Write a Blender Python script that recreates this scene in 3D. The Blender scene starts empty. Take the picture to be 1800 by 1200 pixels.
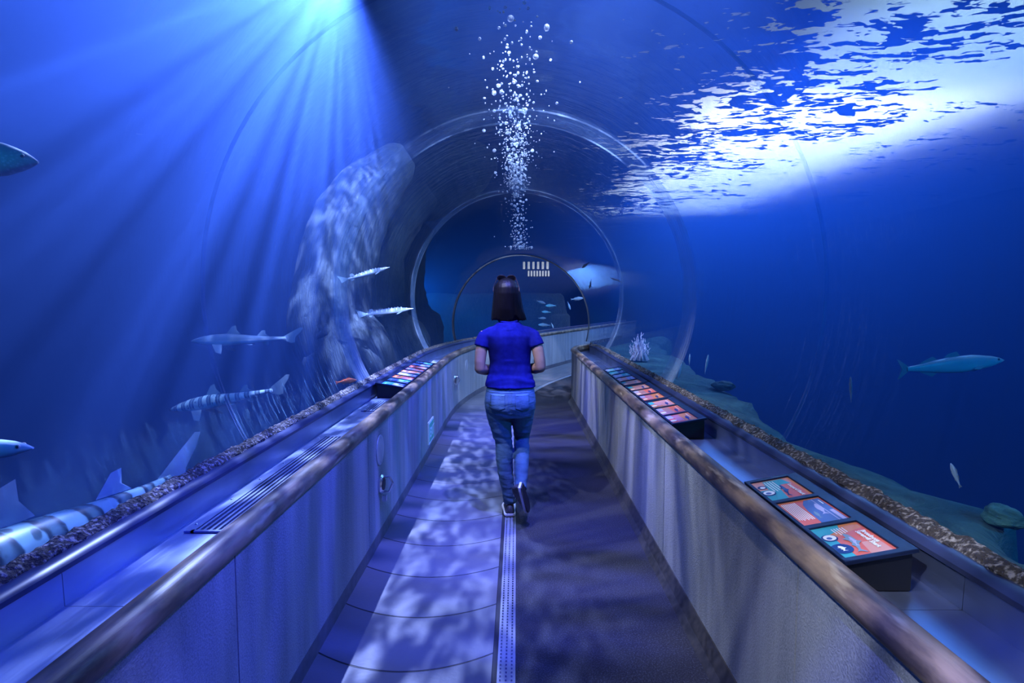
import bpy, bmesh, math, random
from mathutils import Vector, Matrix, noise as mnoise
from mathutils.bvhtree import BVHTree

random.seed(7)
SC = bpy.context.scene
COL = SC.collection
PI = math.pi


# ------------------------------------------------------------------ materials
class NT:
    """small helper around a node tree"""
    def __init__(self, tree):
        self.t = tree
        self.t.nodes.clear()

    def n(self, kind, **kw):
        nd = self.t.nodes.new(kind)
        for k, v in kw.items():
            setattr(nd, k, v)
        return nd

    def l(self, a, b):
        self.t.links.new(a, b)

    def math(self, op, a, b=None, c=None, clamp=False):
        nd = self.n('ShaderNodeMath', operation=op)
        nd.use_clamp = clamp
        for i, v in enumerate((a, b, c)):
            if v is None:
                continue
            if isinstance(v, (int, float)):
                nd.inputs[i].default_value = v
            else:
                self.l(v, nd.inputs[i])
        return nd.outputs[0]

    def mix(self, fac, a, b, mode='MIX'):
        nd = self.n('ShaderNodeMix', data_type='RGBA', blend_type=mode)
        for sock, v in ((nd.inputs['Factor'], fac), (nd.inputs[6], a), (nd.inputs[7], b)):
            if isinstance(v, (int, float)):
                sock.default_value = v
            elif isinstance(v, (tuple, list)):
                sock.default_value = (v[0], v[1], v[2], 1)
            else:
                self.l(v, sock)
        return nd.outputs[2]

    def noise(self, vec, scale, detail=3.0, rough=0.5, dist=0.0):
        nd = self.n('ShaderNodeTexNoise')
        nd.inputs['Scale'].default_value = scale
        nd.inputs['Detail'].default_value = detail
        nd.inputs['Roughness'].default_value = rough
        nd.inputs['Distortion'].default_value = dist
        self.l(vec, nd.inputs['Vector'])
        return nd.outputs['Fac']

    def mapping(self, vec, scale=(1, 1, 1), loc=(0, 0, 0), rot=(0, 0, 0)):
        nd = self.n('ShaderNodeMapping')
        nd.inputs['Scale'].default_value = scale
        nd.inputs['Location'].default_value = loc
        nd.inputs['Rotation'].default_value = rot
        self.l(vec, nd.inputs['Vector'])
        return nd.outputs[0]

    def ramp(self, fac, stops, interp='LINEAR'):
        nd = self.n('ShaderNodeValToRGB')
        cr = nd.color_ramp
        cr.interpolation = interp
        while len(cr.elements) < len(stops):
            cr.elements.new(0.5)
        for e, (p, c) in zip(cr.elements, stops):
            e.position = p
            e.color = (c, c, c, 1) if isinstance(c, (int, float)) else (c[0], c[1], c[2], 1)
        self.l(fac, nd.inputs[0])
        return nd.outputs[0]

    def rng(self, v, a, b, c=0.0, d=1.0, smooth=False):
        nd = self.n('ShaderNodeMapRange')
        if smooth:
            nd.interpolation_type = 'SMOOTHSTEP'
        for i, x in enumerate((v, a, b, c, d)):
            if isinstance(x, (int, float)):
                nd.inputs[i].default_value = x
            else:
                self.l(x, nd.inputs[i])
        return nd.outputs[0]

    def obj_coord(self):
        return self.n('ShaderNodeTexCoord').outputs['Object']

    def sep(self, v):
        nd = self.n('ShaderNodeSeparateXYZ')
        self.l(v, nd.inputs[0])
        return nd.outputs


def new_mat(name):
    m = bpy.data.materials.new(name)
    m.use_nodes = True
    return m, NT(m.node_tree)


def pmat(name, col, rough=0.6, metal=0.0, col2=None, nscale=8.0, nstretch=(1, 1, 1), bump=0.0, bscale=None,
         spec=0.5, detail=4.0, contrast=(0.35, 0.65), emit=None, estr=0.0, bdist=0.01, sss=0.0):
    """principled material with a two-colour noise and a bump"""
    m, t = new_mat(name)
    out = t.n('ShaderNodeOutputMaterial')
    b = t.n('ShaderNodeBsdfPrincipled')
    t.l(b.outputs[0], out.inputs[0])
    b.inputs['Roughness'].default_value = rough
    b.inputs['Metallic'].default_value = metal
    b.inputs['Specular IOR Level'].default_value = spec
    b.inputs['Base Color'].default_value = (col[0], col[1], col[2], 1)
    vec = None
    if col2 is not None or bump:
        vec = t.mapping(t.obj_coord(), nstretch)
    if col2 is not None:
        f = t.noise(vec, nscale, detail)
        f = t.rng(f, contrast[0], contrast[1])
        t.l(t.mix(f, col, col2), b.inputs['Base Color'])
    if bump:
        bn = t.n('ShaderNodeBump')
        bn.inputs['Strength'].default_value = bump
        bn.inputs['Distance'].default_value = bdist
        t.l(t.noise(vec, bscale or nscale * 3, 3), bn.inputs['Height'])
        t.l(bn.outputs[0], b.inputs['Normal'])
    if emit:
        b.inputs['Emission Color'].default_value = (*emit, 1)
        b.inputs['Emission Strength'].default_value = estr
    return m


# ------------------------------------------------------------------ mesh building
class MB:
    def __init__(self):
        self.v, self.f, self.m, self.cur = [], [], [], 0

    def add(self, vs, fs, mi=None):
        b = len(self.v)
        self.v += [tuple(p) for p in vs]
        self.f += [tuple(b + i for i in f) for f in fs]
        self.m += [self.cur if mi is None else mi] * len(fs)
        return b

    def box(self, lo, hi, mi=None, rot=None, at=None):
        x0, y0, z0 = lo
        x1, y1, z1 = hi
        vs = [Vector(p) for p in ((x0, y0, z0), (x1, y0, z0), (x1, y1, z0), (x0, y1, z0),
                                  (x0, y0, z1), (x1, y0, z1), (x1, y1, z1), (x0, y1, z1))]
        if rot is not None:
            vs = [rot @ v for v in vs]
        if at is not None:
            vs = [v + Vector(at) for v in vs]
        self.add(vs, [(3, 2, 1, 0), (4, 5, 6, 7), (0, 1, 5, 4), (1, 2, 6, 5), (2, 3, 7, 6), (3, 0, 4, 7)], mi)

    def loft(self, rings, cap=True, closed=True, mi=None):
        n = len(rings[0])
        vs = [p for r in rings for p in r]
        fs = []
        for i in range(len(rings) - 1):
            for j in range(n if closed else n - 1):
                k = (j + 1) % n
                fs.append((i * n + j, i * n + k, (i + 1) * n + k, (i + 1) * n + j))
        if cap:
            fs.append(tuple(reversed(range(n))))
            fs.append(tuple((len(rings) - 1) * n + j for j in range(n)))
        self.add(vs, fs, mi)

    def tube(self, pts, rad, seg=10, cap=True, mi=None, flat=1.0, side=None):
        """tube through points, parallel-transported frame; flat squeezes the second axis"""
        pts = [Vector(p) for p in pts]
        rad = [rad] * len(pts) if isinstance(rad, (int, float)) else rad
        rings, u = [], None
        for i, p in enumerate(pts):
            d = (pts[min(i + 1, len(pts) - 1)] - pts[max(i - 1, 0)]).normalized()
            if u is None:
                ref = Vector(side) if side else (Vector((0, 0, 1)) if abs(d.z) < 0.9 else Vector((1, 0, 0)))
                u = (ref - d * ref.dot(d)).normalized()
            else:
                u = (u - d * u.dot(d)).normalized()
            w = d.cross(u)
            r = rad[i]
            ru, rw = (r if isinstance(r, tuple) else (r, r * flat))
            rings.append([p + u * (ru * math.cos(a)) + w * (rw * math.sin(a))
                          for a in (2 * PI * k / seg for k in range(seg))])
        self.loft(rings, cap, True, mi)

    def disk(self, c, r, nrm, thick, seg=24, mi=None, ax=None):
        c, nrm = Vector(c), Vector(nrm).normalized()
        self.tube([c, c + nrm * thick], [r, r], seg, True, mi)

    def ell(self, c, r, seg=12, ring=8, mi=None, rot=None):
        c = Vector(c)
        vs, fs = [], []
        for i in range(ring + 1):
            ph = PI * i / ring
            for j in range(seg):
                th = 2 * PI * j / seg
                p = Vector((r[0] * math.sin(ph) * math.cos(th), r[1] * math.sin(ph) * math.sin(th), r[2] * math.cos(ph)))
                if rot is not None:
                    p = rot @ p
                vs.append(c + p)
        for i in range(ring):
            for j in range(seg):
                k = (j + 1) % seg
                fs.append((i * seg + j, (i + 1) * seg + j, (i + 1) * seg + k, i * seg + k))
        self.add(vs, fs, mi)

    def prism(self, poly, axis_u, axis_v, origin, depth, mi=None):
        """flat polygon (2-D points) extruded by depth along u x v"""
        u, v, o = Vector(axis_u), Vector(axis_v), Vector(origin)
        w = u.cross(v).normalized()
        a = [o + u * p[0] + v * p[1] for p in poly]
        b = [p + w * depth for p in a]
        n = len(a)
        fs = [tuple(reversed(range(n))), tuple(n + i for i in range(n))]
        fs += [(i, (i + 1) % n, n + (i + 1) % n, n + i) for i in range(n)]
        self.add(a + b, fs, mi)

    def mesh(self, name, smooth=False, fix=True):
        me = bpy.data.meshes.new(name)
        me.from_pydata(self.v, [], self.f)
        if max(self.m, default=0) > 0:
            for p, mi in zip(me.polygons, self.m):
                p.material_index = mi
        bm = bmesh.new()
        bm.from_mesh(me)
        if fix:
            bmesh.ops.remove_doubles(bm, verts=bm.verts, dist=1e-5)
            bmesh.ops.recalc_face_normals(bm, faces=bm.faces)
        for f in bm.faces:
            f.smooth = smooth
        bm.to_mesh(me)
        bm.free()
        return me

    def build(self, name, mats, parent=None, smooth=False, fix=True, **props):
        return put(name, self.mesh(name, smooth, fix), mats, parent, **props)


def put(name, me, mats, parent=None, **props):
    o = bpy.data.objects.new(name, me)
    COL.objects.link(o)
    if mats is not None:
        for m in (mats if isinstance(mats, (list, tuple)) else [mats]):
            me.materials.append(m)
    if parent is not None:
        o.parent = parent
    for k, v in props.items():
        o[k] = v
    return o


def thing(name, label, cat, loc=(0, 0, 0), rotz=0.0, group=None):
    o = bpy.data.objects.new(name, None)
    COL.objects.link(o)
    o.empty_display_size = 0.05
    o.location = loc
    o.rotation_euler = (0, 0, rotz)
    o['label'] = label
    o['category'] = cat
    if group:
        o['group'] = group
    return o


def copy_tree(root, parent=None):
    c = root.copy()
    COL.objects.link(c)
    if parent is not None:
        c.parent = parent
    for ch in list(root.children):
        copy_tree(ch, c)
    return c


def evaluated(o):
    """mesh of o after its modifiers"""
    dg = bpy.context.evaluated_depsgraph_get()
    dg.update()
    return bpy.data.meshes.new_from_object(o.evaluated_get(dg))


def smooth_by_angle(me, ang=0.6):
    for p in me.polygons:
        p.use_smooth = True
    try:
        me.set_sharp_from_angle(angle=ang)
    except Exception:
        pass


def bevel(o, w=0.004, seg=2, ang=0.6):
    md = o.modifiers.new('Bevel', 'BEVEL')
    md.width = w
    md.segments = seg
    md.limit_method = 'ANGLE'
    md.angle_limit = ang


def lerp(a, b, t):
    return a + (b - a) * t


def interp(tab, t):
    """piecewise-linear table lookup; values may be numbers or tuples"""
    if t <= tab[0][0]:
        return tab[0][1]
    for (a, va), (b, vb) in zip(tab, tab[1:]):
        if t <= b:
            k = (t - a) / (b - a)
            if isinstance(va, tuple):
                return tuple(lerp(x, y, k) for x, y in zip(va, vb))
            return lerp(va, vb, k)
    return tab[-1][1]


# ------------------------------------------------------------------ paths of the two corridor walls
LR, LB = 9.6, 7.0            # bend radius of the left wall, where the bend begins
LTH = math.radians(25)
RB, RTH, RRAD = 8.45, math.radians(27), 0.5


def left_path(s):
    """(point, outward normal) of the left wall face at arc length s (s = y on the straight)"""
    if s <= LB:
        return Vector((-0.85, s, 0)), Vector((-1, 0, 0))
    th = (s - LB) / LR
    if th <= LTH:
        p = Vector((-0.85 + LR * (1 - math.cos(th)), LB + LR * math.sin(th), 0))
    else:
        p = Vector((-0.85 + LR * (1 - math.cos(LTH)), LB + LR * math.sin(LTH), 0))
        p += Vector((math.sin(LTH), math.cos(LTH), 0)) * (s - LB - LR * LTH)
        th = LTH
    return p, Vector((-math.cos(th), math.sin(th), 0))


def right_path(s):
    if s <= RB:
        return Vector((0.82, s, 0)), Vector((1, 0, 0))
    th = min((s - RB) / RRAD, RTH)
    p = Vector((0.82 + RRAD * (1 - math.cos(th)), RB + RRAD * math.sin(th), 0))
    ex = s - RB - RRAD * RTH
    if ex > 0:
        p += Vector((math.sin(RTH), math.cos(RTH), 0)) * ex
    return p, Vector((math.cos(th), -math.sin(th), 0))


def squeeze(side, s, off):
    """the right counter narrows to a wedge where it meets the arch"""
    if side == 'R' and s > 8.4 and off > 0.06:
        k = max(0.06, 1 - (s - 8.4) / 0.85)
        return 0.06 + (off - 0.06) * k
    return off


def stations(a, b, step=0.35):
    n = max(1, int(math.ceil((b - a) / step)))
    return [a + (b - a) * i / n for i in range(n + 1)]


def sweep(mb, side, profile, a, b, step=0.35, cap=True, closed=True, jitter=None, mi=None):
    path = left_path if side == 'L' else right_path
    rings = []
    for s in stations(a, b, step):
        p, nrm = path(s)
        ring = []
        for off, z in profile:
            q = p + nrm * squeeze(side, s, off)
            q = Vector((q.x, q.y, z))
            if jitter:
                q = jitter(q, off, z)
            ring.append(q)
        rings.append(ring)
    mb.loft(rings, cap, closed, mi)


def on_wall(side, s, off, z):
    p, n = (left_path if side == 'L' else right_path)(s)
    q = p + n * off
    return Vector((q.x, q.y, z))
# ================================================================== camera
cam_d = bpy.data.cameras.new('camera')
cam_d.sensor_width = 36.0
cam_d.lens = 20.0            # 1000 px at 1800 px width
cam_d.clip_start = 0.02
cam_d.clip_end = 200
cam = bpy.data.objects.new('camera', cam_d)
COL.objects.link(cam)
cam.location = (0, 0, 1.5)
cam.rotation_euler = (PI / 2 - math.atan(0.072), 0, math.atan(0.008))
SC.camera = cam

SC.view_settings.view_transform = 'Standard'
SC.view_settings.look = 'None'
SC.view_settings.gamma = 1
SC.view_settings.exposure = 0.0
SC.view_settings.use_curve_mapping = False

cy = SC.cycles
cy.use_denoising = True
cy.max_bounces = 7
cy.diffuse_bounces = 2
cy.glossy_bounces = 3
cy.transmission_bounces = 3
cy.transparent_max_bounces = 24
cy.volume_bounces = 0
cy.sample_clamp_indirect = 2.0
cy.sample_clamp_direct = 0.0
cy.caustics_reflective = False
cy.caustics_refractive = False
cy.blur_glossy = 0.5

w = bpy.data.worlds.new('world')
w.use_nodes = True
SC.world = w
w.node_tree.nodes['Background'].inputs[0].default_value = (0.05, 0.12, 0.5, 1)
w.node_tree.nodes['Background'].inputs[1].default_value = 0.05


def structure(o):
    o['kind'] = 'structure'
    return o


# ================================================================== materials of the setting
def walkway_mat():
    m, t = new_mat('walkway_rubber')
    out = t.n('ShaderNodeOutputMaterial')
    b = t.n('ShaderNodeBsdfPrincipled')
    t.l(b.outputs[0], out.inputs[0])
    oc = t.obj_coord()
    x, y, z = t.sep(oc)
    u = t.math('DIVIDE', t.math('ADD', x, 0.475), 0.375)
    arc = t.math('MULTIPLY', t.math('SUBTRACT', 1.0, t.math('MULTIPLY', u, u)), 0.125)
    v = t.math('DIVIDE', t.math('ADD', t.math('ADD', y, arc), 0.045), 0.395)
    fr = t.math('FRACT', v)
    d = t.math('ABSOLUTE', t.math('SUBTRACT', fr, 0.5))
    line = t.rng(d, 0.485, 0.494)                     # 1 in the groove
    plate = t.math('FLOOR', v)
    wn = t.n('ShaderNodeTexWhiteNoise', noise_dimensions='1D')
    t.l(plate, wn.inputs['W'])
    n1 = t.rng(t.noise(oc, 2.2, 4), 0.3, 0.7)
    n2 = t.noise(oc, 60, 2)
    c = t.mix(n1, (0.105, 0.11, 0.125), (0.16, 0.16, 0.165))
    c = t.mix(t.math('MULTIPLY', wn.outputs[0], 0.25), c, (0.13, 0.13, 0.15))
    c = t.mix(t.math('MULTIPLY', n2, 0.25), c, (0.1, 0.1, 0.11))
    c = t.mix(line, c, (0.006, 0.006, 0.008))
    t.l(c, b.inputs['Base Color'])
    b.inputs['Roughness'].default_value = 0.48
    bn = t.n('ShaderNodeBump')
    bn.inputs['Strength'].default_value = 0.5
    bn.inputs['Distance'].default_value = 0.01
    t.l(t.math('SUBTRACT', t.math('MULTIPLY', n2, 0.15), line), bn.inputs['Height'])
    t.l(bn.outputs[0], b.inputs['Normal'])
    return m


def speckle_mat(name, dark, light, rough=0.6, scale=160, amount=(0.5, 0.75)):
    m, t = new_mat(name)
    out = t.n('ShaderNodeOutputMaterial')
    b = t.n('ShaderNodeBsdfPrincipled')
    t.l(b.outputs[0], out.inputs[0])
    oc = t.obj_coord()
    f = t.rng(t.noise(oc, scale, 2, 0.7), amount[0], amount[1])
    g = t.rng(t.noise(oc, 3, 4), 0.3, 0.7)
    c = t.mix(f, dark, light)
    c = t.mix(t.math('MULTIPLY', g, 0.4), c, dark)
    t.l(c, b.inputs['Base Color'])
    b.inputs['Roughness'].default_value = rough
    bn = t.n('ShaderNodeBump')
    bn.inputs['Strength'].default_value = 0.35
    bn.inputs['Distance'].default_value = 0.004
    t.l(f, bn.inputs['Height'])
    t.l(bn.outputs[0], b.inputs['Normal'])
    return m


M_WALK = walkway_mat()
M_FLOOR = speckle_mat('speckled_floor', (0.010, 0.010, 0.014), (0.085, 0.085, 0.11), 0.72, 150, (0.5, 0.72))
M_DARK = pmat('dark_recess', (0.012, 0.012, 0.016), 0.7)
M_BASE_R = pmat('black_baseboard', (0.02, 0.019, 0.018), 0.5, col2=(0.05, 0.045, 0.04), nscale=30)
M_BASE_L = pmat('grey_baseboard', (0.10, 0.10, 0.115), 0.55, col2=(0.07, 0.07, 0.08), nscale=20)


def carpet_mat(name, a, b_, c_):
    """grey wall carpet: fine pile speckle, faint vertical streaks painted in for ripple light"""
    m, t = new_mat(name)
    out = t.n('ShaderNodeOutputMaterial')
    b = t.n('ShaderNodeBsdfPrincipled')
    t.l(b.outputs[0], out.inputs[0])
    oc = t.obj_coord()
    f = t.rng(t.noise(oc, 140, 3, 0.7), 0.35, 0.65)
    g = t.rng(t.noise(t.mapping(oc, (9, 9, 0.5)), 1.0, 3, 0.6), 0.35, 0.68)
    c = t.mix(f, a, b_)
    c = t.mix(t.math('MULTIPLY', g, 0.55), c, c_)  # paler vertical streaks imitate ripple light on the wall
    t.l(c, b.inputs['Base Color'])
    b.inputs['Roughness'].default_value = 0.9
    b.inputs['Specular IOR Level'].default_value = 0.15
    bn = t.n('ShaderNodeBump')
    bn.inputs['Strength'].default_value = 0.5
    bn.inputs['Distance'].default_value = 0.003
    t.l(f, bn.inputs['Height'])
    t.l(bn.outputs[0], b.inputs['Normal'])
    return m


M_CARPET = carpet_mat('grey_wall_carpet', (0.16, 0.165, 0.175), (0.27, 0.275, 0.285), (0.36, 0.365, 0.36))


def wood_mat():
    m, t = new_mat('weathered_rail_wood')
    out = t.n('ShaderNodeOutputMaterial')
    b = t.n('ShaderNodeBsdfPrincipled')
    t.l(b.outputs[0], out.inputs[0])
    oc = t.obj_coord()
    grain = t.noise(t.mapping(oc, (40, 2.5, 40)), 1.0, 5, 0.65)
    wear = t.rng(t.noise(t.mapping(oc, (14, 3.2, 10)), 1.0, 5, 0.6), 0.40, 0.62)
    c = t.mix(grain, (0.16, 0.10, 0.055), (0.36, 0.26, 0.16))
    c = t.mix(wear, (0.055, 0.038, 0.028), c)
    spot = t.rng(t.noise(t.mapping(oc, (20, 4, 20), (3, 7, 1)), 1.0, 3), 0.6, 0.7)
    c = t.mix(t.math('MULTIPLY', spot, 0.55), c, (0.62, 0.50, 0.33))
    t.l(c, b.inputs['Base Color'])
    b.inputs['Roughness'].default_value = 0.42
    bn = t.n('ShaderNodeBump')
    bn.inputs['Strength'].default_value = 0.3
    bn.inputs['Distance'].default_value = 0.004
    t.l(grain, bn.inputs['Height'])
    t.l(bn.outputs[0], b.inputs['Normal'])
    return m


M_WOOD = wood_mat()


def steel_mat(name, col, rough, metal=1.0, b1=0.06):
    m, t = new_mat(name)
    out = t.n('ShaderNodeOutputMaterial')
    b = t.n('ShaderNodeBsdfPrincipled')
    t.l(b.outputs[0], out.inputs[0])
    oc = t.obj_coord()
    br = t.noise(t.mapping(oc, (60, 1.5, 60)), 1.0, 4, 0.6)
    sm = t.noise(oc, 2.5, 4)
    t.l(t.mix(t.rng(sm, 0.35, 0.7), col, tuple(x * 0.7 for x in col)), b.inputs['Base Color'])
    b.inputs['Metallic'].default_value = metal
    t.l(t.rng(br, 0.2, 0.8, rough - 0.06, rough + 0.1), b.inputs['Roughness'])
    bn = t.n('ShaderNodeBump')
    bn.inputs['Strength'].default_value = b1
    bn.inputs['Distance'].default_value = 0.01
    t.l(br, bn.inputs['Height'])
    t.l(bn.outputs[0], b.inputs['Normal'])
    return m


M_STEEL = steel_mat('brushed_steel_trough', (0.33, 0.40, 0.62), 0.36, 0.92)
M_CHROME = steel_mat('chrome', (0.8, 0.82, 0.85), 0.18)
M_STRIP = steel_mat('aluminium_strip', (0.42, 0.43, 0.46), 0.42, 0.6)
M_RUBBER = pmat('blue_grey_sill_rubber', (0.035, 0.045, 0.11), 0.30, col2=(0.02, 0.026, 0.06), nscale=6)
M_GRAVEL = pmat('encrusted_sill_edge', (0.045, 0.036, 0.034), 0.9, col2=(0.34, 0.31, 0.29), nscale=70, detail=5,
                contrast=(0.50, 0.68), bump=1.0, bscale=90, bdist=0.02)
M_CURB = pmat('tank_curb_concrete', (0.05, 0.07, 0.10), 0.9, col2=(0.08, 0.10, 0.12), nscale=6)
M_TANK = pmat('tank_wall_paint', (0.004, 0.018, 0.07), 0.9, col2=(0.003, 0.013, 0.05), nscale=0.8)
M_SAND = pmat('tank_floor_sand', (0.018, 0.034, 0.045), 0.95, col2=(0.012, 0.022, 0.03), nscale=1.2, bump=0.5, bscale=20)


def acrylic_mat():
    m, t = new_mat('clear_acrylic')
    out = t.n('ShaderNodeOutputMaterial')
    tr = t.n('ShaderNodeBsdfTransparent')
    tr.inputs[0].default_value = (0.965, 0.985, 1.0, 1)
    gl = t.n('ShaderNodeBsdfGlossy')
    gl.inputs['Roughness'].default_value = 0.035
    gl.inputs['Color'].default_value = (0.9, 0.95, 1.0, 1)
    oc = t.obj_coord()
    bn = t.n('ShaderNodeBump')
    bn.inputs['Strength'].default_value = 0.5
    bn.inputs['Distance'].default_value = 0.02
    t.l(t.noise(t.mapping(oc, (1, 6, 1)), 2.2, 3, 0.6), bn.inputs['Height'])
    t.l(bn.outputs[0], gl.inputs['Normal'])
    lw = t.n('ShaderNodeLayerWeight')
    lw.inputs['Blend'].default_value = 0.5
    f = t.math('ADD', t.math('MULTIPLY', t.math('POWER', lw.outputs['Facing'], 4.6), 0.85), 0.008)
    mx = t.n('ShaderNodeMixShader')
    t.l(f, mx.inputs[0])
    t.l(tr.outputs[0], mx.inputs[1])
    t.l(gl.outputs[0], mx.inputs[2])
    t.l(mx.outputs[0], out.inputs[0])
    return m


def clear_mat(name='acrylic_water_side'):
    m, t = new_mat(name)
    out = t.n('ShaderNodeOutputMaterial')
    tr = t.n('ShaderNodeBsdfTransparent')
    tr.inputs[0].default_value = (0.985, 0.993, 1.0, 1)
    t.l(tr.outputs[0], out.inputs[0])
    return m


def joint_mat():
    """bonded acrylic joint: mostly clear, cloudy and streaked along the bond"""
    m, t = new_mat('acrylic_joint')
    out = t.n('ShaderNodeOutputMaterial')
    tr = t.n('ShaderNodeBsdfTransparent')
    tr.inputs[0].default_value = (0.92, 0.96, 1.0, 1)
    p = t.n('ShaderNodeBsdfPrincipled')
    p.inputs['Base Color'].default_value = (0.55, 0.66, 0.78, 1)
    p.inputs['Roughness'].default_value = 0.12
    p.inputs['Specular IOR Level'].default_value = 0.8
    oc = t.obj_coord()
    x, y, z = t.sep(oc)
    st = t.noise(t.mapping(oc, (2.2, 40, 2.2)), 1.0, 4, 0.65)
    lw = t.n('ShaderNodeLayerWeight')
    lw.inputs['Blend'].default_value = 0.5
    f = t.math('ADD', t.math('MULTIPLY', t.rng(st, 0.45, 0.75), 0.26),
               t.math('ADD', 0.02, t.math('MULTIPLY', t.math('POWER', lw.outputs['Facing'], 4.0), 0.25)), clamp=True)
    mx = t.n('ShaderNodeMixShader')
    t.l(f, mx.inputs[0])
    t.l(tr.outputs[0], mx.inputs[1])
    t.l(p.outputs[0], mx.inputs[2])
    t.l(mx.outputs[0], out.inputs[0])
    return m


M_ACRYLIC, M_CLEAR, M_JOINT = acrylic_mat(), clear_mat(), joint_mat()
M_BLACK = pmat('black_seal', (0.01, 0.012, 0.02), 0.4)

# ================================================================== corridor floor, walls, counters
END = 21.0


def slab(name, side, prof, a, b, mats, smooth=False, parent=None, jitter=None, step=0.35):
    mb = MB()
    sweep(mb, side, prof, a, b, step, jitter=jitter)
    o = mb.build(name, mats, parent, smooth=False)
    if smooth:
        smooth_by_angle(o.data, 0.7)
    return o


def rect(o0, o1, z0, z1):
    return [(o0, z0), (o1, z0), (o1, z1), (o0, z1)]


fl = structure(slab('floor', 'L', rect(0.0, -0.75, -0.04, 0.0), -3, END, M_WALK))
fl2 = structure(slab('floor_speckled', 'L', rect(-0.846, -1.98, -0.04, 0.0), -3, END, M_FLOOR))
st = structure(slab('trim_1', 'L', rect(-0.772, -0.846, -0.04, 0.004), -3, END, M_STRIP))
slab('gap', 'L', rect(-0.75, -0.772, -0.04, -0.006), -3, END, M_DARK, parent=st)
mb = MB()                                    # raised grip dashes along the metal strip: three rows
for k in range(150):
    s = 1.95 + k * 0.024
    for off in (-0.785, -0.808, -0.831):
        c = on_wall('L', s, off, 0.004)
        mb.box((c.x - 0.0035, c.y - 0.006, 0.0035), (c.x + 0.0035, c.y + 0.006, 0.0065))
mb.build('grip_pattern', M_CHROME, st)

wl = structure(slab('wall_left', 'L', rect(0.012, 0.05, 0.0, 0.742), -3, END, M_DARK))
wr = structure(slab('wall_right', 'R', rect(0.012, 0.05, 0.0, 0.742), -3, 17, M_DARK))


def panels(side, cuts, parent):
    for a, b in zip(cuts, cuts[1:]):
        mb = MB()
        sweep(mb, side, [(0.0, 0.06), (0.012, 0.06), (0.012, 0.734), (0.0, 0.734)], a + 0.004, b - 0.004, 0.3)
        mb.build('panel', M_CARPET, parent)


panels('L', [-3, 0.1, 1.66, 3.2, 3.75, 5.0, 6.1, 7.35, 7.9, 8.9, 10.2, 11.4, 12.6, 13.8, 15.2, 17, 19, END], wl)
panels('R', [-3, 0.05, 1.61, 3.1, 4.56, 5.6, 7.2, 8.45, 9.6, 12, 14.5, 17], wr)

structure(slab('baseboard_left', 'L', [(-0.004, 0.0), (0.012, 0.0), (0.012, 0.075), (-0.002, 0.075)], -3, END, M_BASE_L))
structure(slab('baseboard_right', 'R', [(-0.055, 0.0), (0.012, 0.0), (0.012, 0.085), (-0.006, 0.085), (-0.03, 0.03)], -3, 17, M_BASE_R))

RAIL = [(0.002, 0.738), (0.055, 0.738), (0.062, 0.775), (0.058, 0.795), (0.046, 0.804), (0.02, 0.806), (0.0, 0.801),
        (-0.014, 0.790), (-0.021, 0.773), (-0.019, 0.752), (-0.010, 0.741)]
structure(slab('trim_2', 'L', RAIL, -3, END, M_WOOD, True))
structure(slab('trim_3', 'R', RAIL, -3, 17, M_WOOD, True))

TROUGH = [(0.05, 0.70), (0.335, 0.70), (0.338, 0.795), (0.350, 0.795), (0.350, 0.688), (0.05, 0.688)]
for side, nm, e in (('L', 'trim_4', END), ('R', 'trim_5', 17)):
    cuts = [-3, -0.2, 1.43, 3.6, 5.9, 8.3, 10.5, 13, 16, e]
    root = structure(slab(nm, side, [(0.05, 0.66), (0.34, 0.66), (0.34, 0.684), (0.05, 0.684)], -3, e, M_DARK))
    for a, b in zip(cuts, cuts[1:]):
        if b > a:
            slab('tray_plate', side, TROUGH, a + 0.001, b - 0.001, M_STEEL, parent=root)

SEAL = [(0.330, 0.795), (0.352, 0.78), (0.405, 0.80), (0.405, 0.822), (0.372, 0.824), (0.345, 0.820), (0.331, 0.808)]
structure(slab('trim_6', 'L', SEAL, -3, END, M_RUBBER, True))
structure(slab('trim_7', 'R', SEAL, -3, 17, M_RUBBER, True))
structure(slab('wall_curb_left', 'L', rect(0.352, 0.484, -3.22, 0.79), -3, END, M_CURB))
structure(slab('wall_curb_right', 'R', rect(0.352, 0.484, -3.22, 0.79), -3, 17, M_CURB))


def crust(q, off, z):
    if z < 0.80:
        return q
    k = mnoise.noise(q * 26.0) * 0.012 + mnoise.noise(q * 60.0) * 0.009
    return Vector((q.x + mnoise.noise(q * 18.0 + Vector((5, 1, 2))) * 0.012, q.y, q.z + k))


GRAV = [(0.372, 0.79), (0.372, 0.826), (0.385, 0.838), (0.40, 0.846), (0.415, 0.848), (0.428, 0.842), (0.434, 0.828), (0.434, 0.79)]
for side, nm, e in (('L', 'sill_crust', END), ('R', 'sill_crust', 17)):
    o = structure(slab(nm, side, GRAV, 0.3, 11, M_GRAVEL, False, None, crust, 0.02))

# ================================================================== acrylic tunnel
ARCH_S = 9.2


def feet(s):
    """left foot, right foot, foot height, crown height at station s"""
    PL = on_wall('L', s, 0.42, 0)
    zf = 0.835
    if s <= 7.75:
        return PL, Vector((1.24, s, 0)), zf, 2.98
    if s <= ARCH_S:
        k = (s - 7.75) / (ARCH_S - 7.75)
        kk = k * k * (3 - 2 * k)
        return PL, Vector((1.24 - 0.10 * k, s + 0.05 * k, 0)), zf, 2.98 - 0.74 * kk
    sb = LB + LR * LTH
    pb, nb = left_path(sb)
    e = Vector((pb.x, pb.y, 0)) + nb * 0.42 - nb * 2.2
    if s <= sb:
        k = (s - ARCH_S) / (sb - ARCH_S)
        return PL, Vector((1.14, 9.25, 0)).lerp(e, k), zf, 2.24 + 0.1 * k
    p, n = left_path(s)
    return PL, PL - n * 2.2, zf, 2.34


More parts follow.
